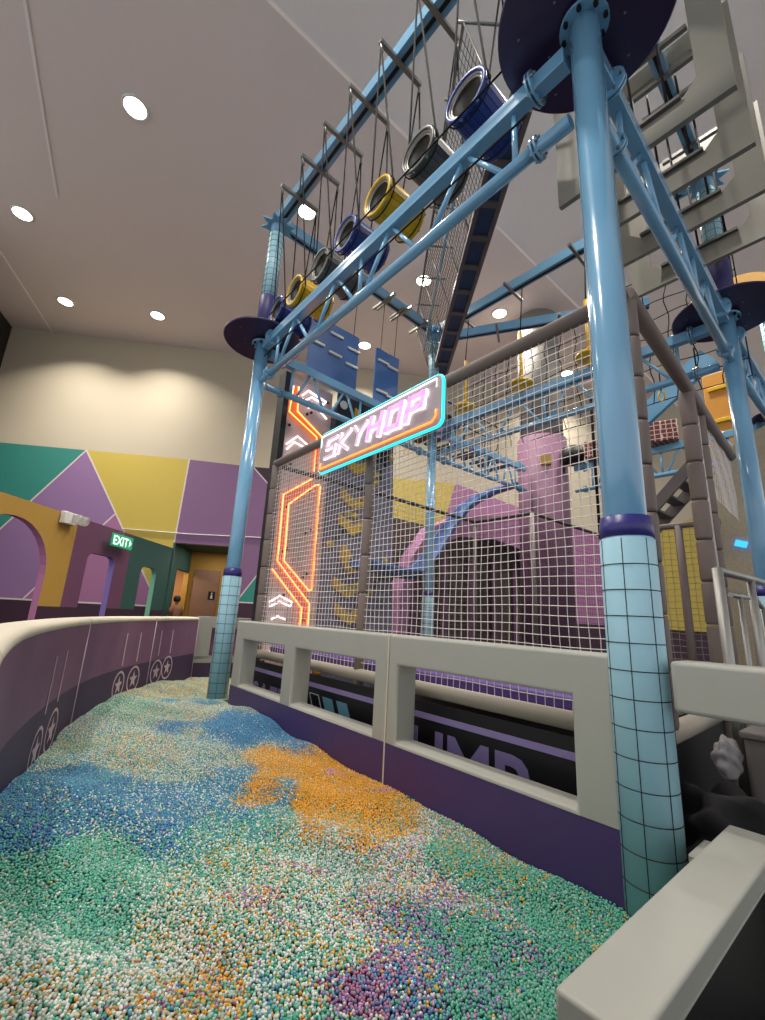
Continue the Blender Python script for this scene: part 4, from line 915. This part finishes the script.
# stuff under the right barrier
def blob(bm, c, s, seed, n=3, amp=.12):
    r = bmesh.ops.create_icosphere(bm, subdivisions=n + 1, radius=1)
    for v_ in r['verts']:
        p = v_.co.copy(); k = 1 + amp * math.sin(p.x * 5 + seed) * math.sin(p.y * 6 + seed * 2) + amp * .7 * math.sin(p.z * 9 + p.x * 7 + seed)
        v_.co = V(c) + V((p.x * s[0] * k, p.y * s[1] * k, p.z * s[2] * k))
    for f in bm.faces: f.smooth = True
b = nb(); blob(b, (3.45, .86, .32), (.28, .3, .3), 2.1, amp=.16); tag(obj('fabric_heap', b, mat('black cloth', '#19171b', .8, bump=.3, bscale=12)), 'crumpled black cloth bundle under the right hand barrier', 'cloth')
b = nb(); blob(b, (3.85, .93, .72), (.17, .07, .12), 4.4, amp=.13); tag(obj('plastic_bag', b, mat('clear film', '#b9b5b8', .2, alpha=.55)), 'clear crumpled plastic bag hanging beside the grey bin', 'bag')
t = thing('storage_bin', 'grey fabric bin beside the plastic bag at the right edge', 'bin', (4.2, .72, 0))
b = nb(); box(b, (4.25, .66, .43), (.6, .4, .86), bev=.03); obj('body', b, mat('grey cloth', '#77726f', .7, bump=.2, bscale=10), t)
b = nb(); box(b, (4.25, .66, .865), (.63, .43, .05), bev=.015); obj('rim', b, MATS['grey cloth'], t)

# ------------------------------------------------------------ person beyond the pit
def person(loc, face):
    x, y, z0 = loc
    t = thing('person', 'person with dark hair in a tan patterned top standing beyond the pit by the doorway', 'person', loc)
    sk = [((0, 0, 1.0), .13), ((0, 0, 1.2), .12), ((0, .0, 1.42), .15), ((0, 0, 1.55), .055), ((0, 0, 1.62), .055),
          ((.1, 0, .93), .1), ((.11, .02, .5), .065), ((.11, 0, .1), .045), ((.11, -.12, .05), .04),
          ((-.1, 0, .93), .1), ((-.11, .02, .5), .065), ((-.11, 0, .1), .045), ((-.11, -.12, .05), .04),
          ((.2, 0, 1.44), .06), ((.26, .02, 1.18), .045), ((.25, -.14, .98), .032), ((.25, -.2, .92), .03),
          ((-.2, 0, 1.44), .06), ((-.26, .02, 1.18), .045), ((-.25, -.14, .98), .032), ((-.25, -.2, .92), .03), ((0, 0, 1.74), .1), ((0, 0, 1.82), .085)]
    ed = [(0, 1), (1, 2), (2, 3), (3, 4), (0, 5), (5, 6), (6, 7), (7, 8), (0, 9), (9, 10), (10, 11), (11, 12), (2, 13), (13, 14), (14, 15), (15, 16), (2, 17), (17, 18), (18, 19), (19, 20), (4, 21), (21, 22)]
    base = 16; hands = []
    for sx, w_ in ((1, 16), (-1, 20)):
        for k, L in enumerate((.06, .07, .065, .055)):
            o_ = (k - 1.5) * .02; p = sk[w_][0]; sk.append(((p[0] - sx * .01, p[1] - .04 + o_ * .3, p[2] - .05 + o_), .009)); a = len(sk) - 1; sk.append(((p[0] - sx * .03, p[1] - .04 - L * .6, p[2] - .06 + o_), .008)); ed += [(w_, a), (a, a + 1)]
        p = sk[w_][0]; sk.append(((p[0] - sx * .04, p[1] - .03, p[2] + .02), .01)); ed.append((w_, len(sk) - 1))
    me = bpy.data.meshes.new('body'); me.from_pydata([s[0] for s in sk], ed, []); o = bpy.data.objects.new('body', me); C.objects.link(o); o.parent = t
    md = o.modifiers.new('skin', 'SKIN')
    bpy.context.view_layer.update()
    sv = me.skin_vertices[0].data if me.skin_vertices else None
    if sv is None:
        bm = nb(); bm.from_mesh(me); ly = bm.verts.layers.skin.verify(); bm.to_mesh(me); bm.free(); sv = me.skin_vertices[0].data
    for i, s in enumerate(sk): sv[i].radius = (s[1], s[1]); sv[i].use_root = (i == 0)
    s2 = o.modifiers.new('sub', 'SUBSURF'); s2.levels = 2; s2.render_levels = 2
    me.materials.append(mat('skin', '#8a5f48', .6)); 
    b = nb(); lathe(b, [(.19, .93), (.18, 1.1), (.175, 1.2), (.215, 1.4), (.15, 1.52), (.08, 1.56)], 20)
    for v_ in b.verts: v_.co.y *= .85
    for sx in (-1, 1): tube(b, [(sx * .15, 0, 1.46), (sx * .22, 0, 1.42), (sx * .27, .02, 1.2)], [.085, .08, .07], 12)
    for v_ in b.verts: v_.co += V(loc)
    obj('top', b, mat('tan patterned cloth', '#7a5238', .8, var=.5, scale=20), t)
    b = nb(); lathe(b, [(.02, 1.9), (.09, 1.885), (.122, 1.82), (.12, 1.74), (.1, 1.68)], 20, (0, .025, 0))
    for v_ in b.verts: v_.co += V(loc)
    obj('hair', b, mat('dark hair', '#1a1412', .7), t)
    t.rotation_euler = (0, 0, face)
person((4.93, 17.3, .02), .5)
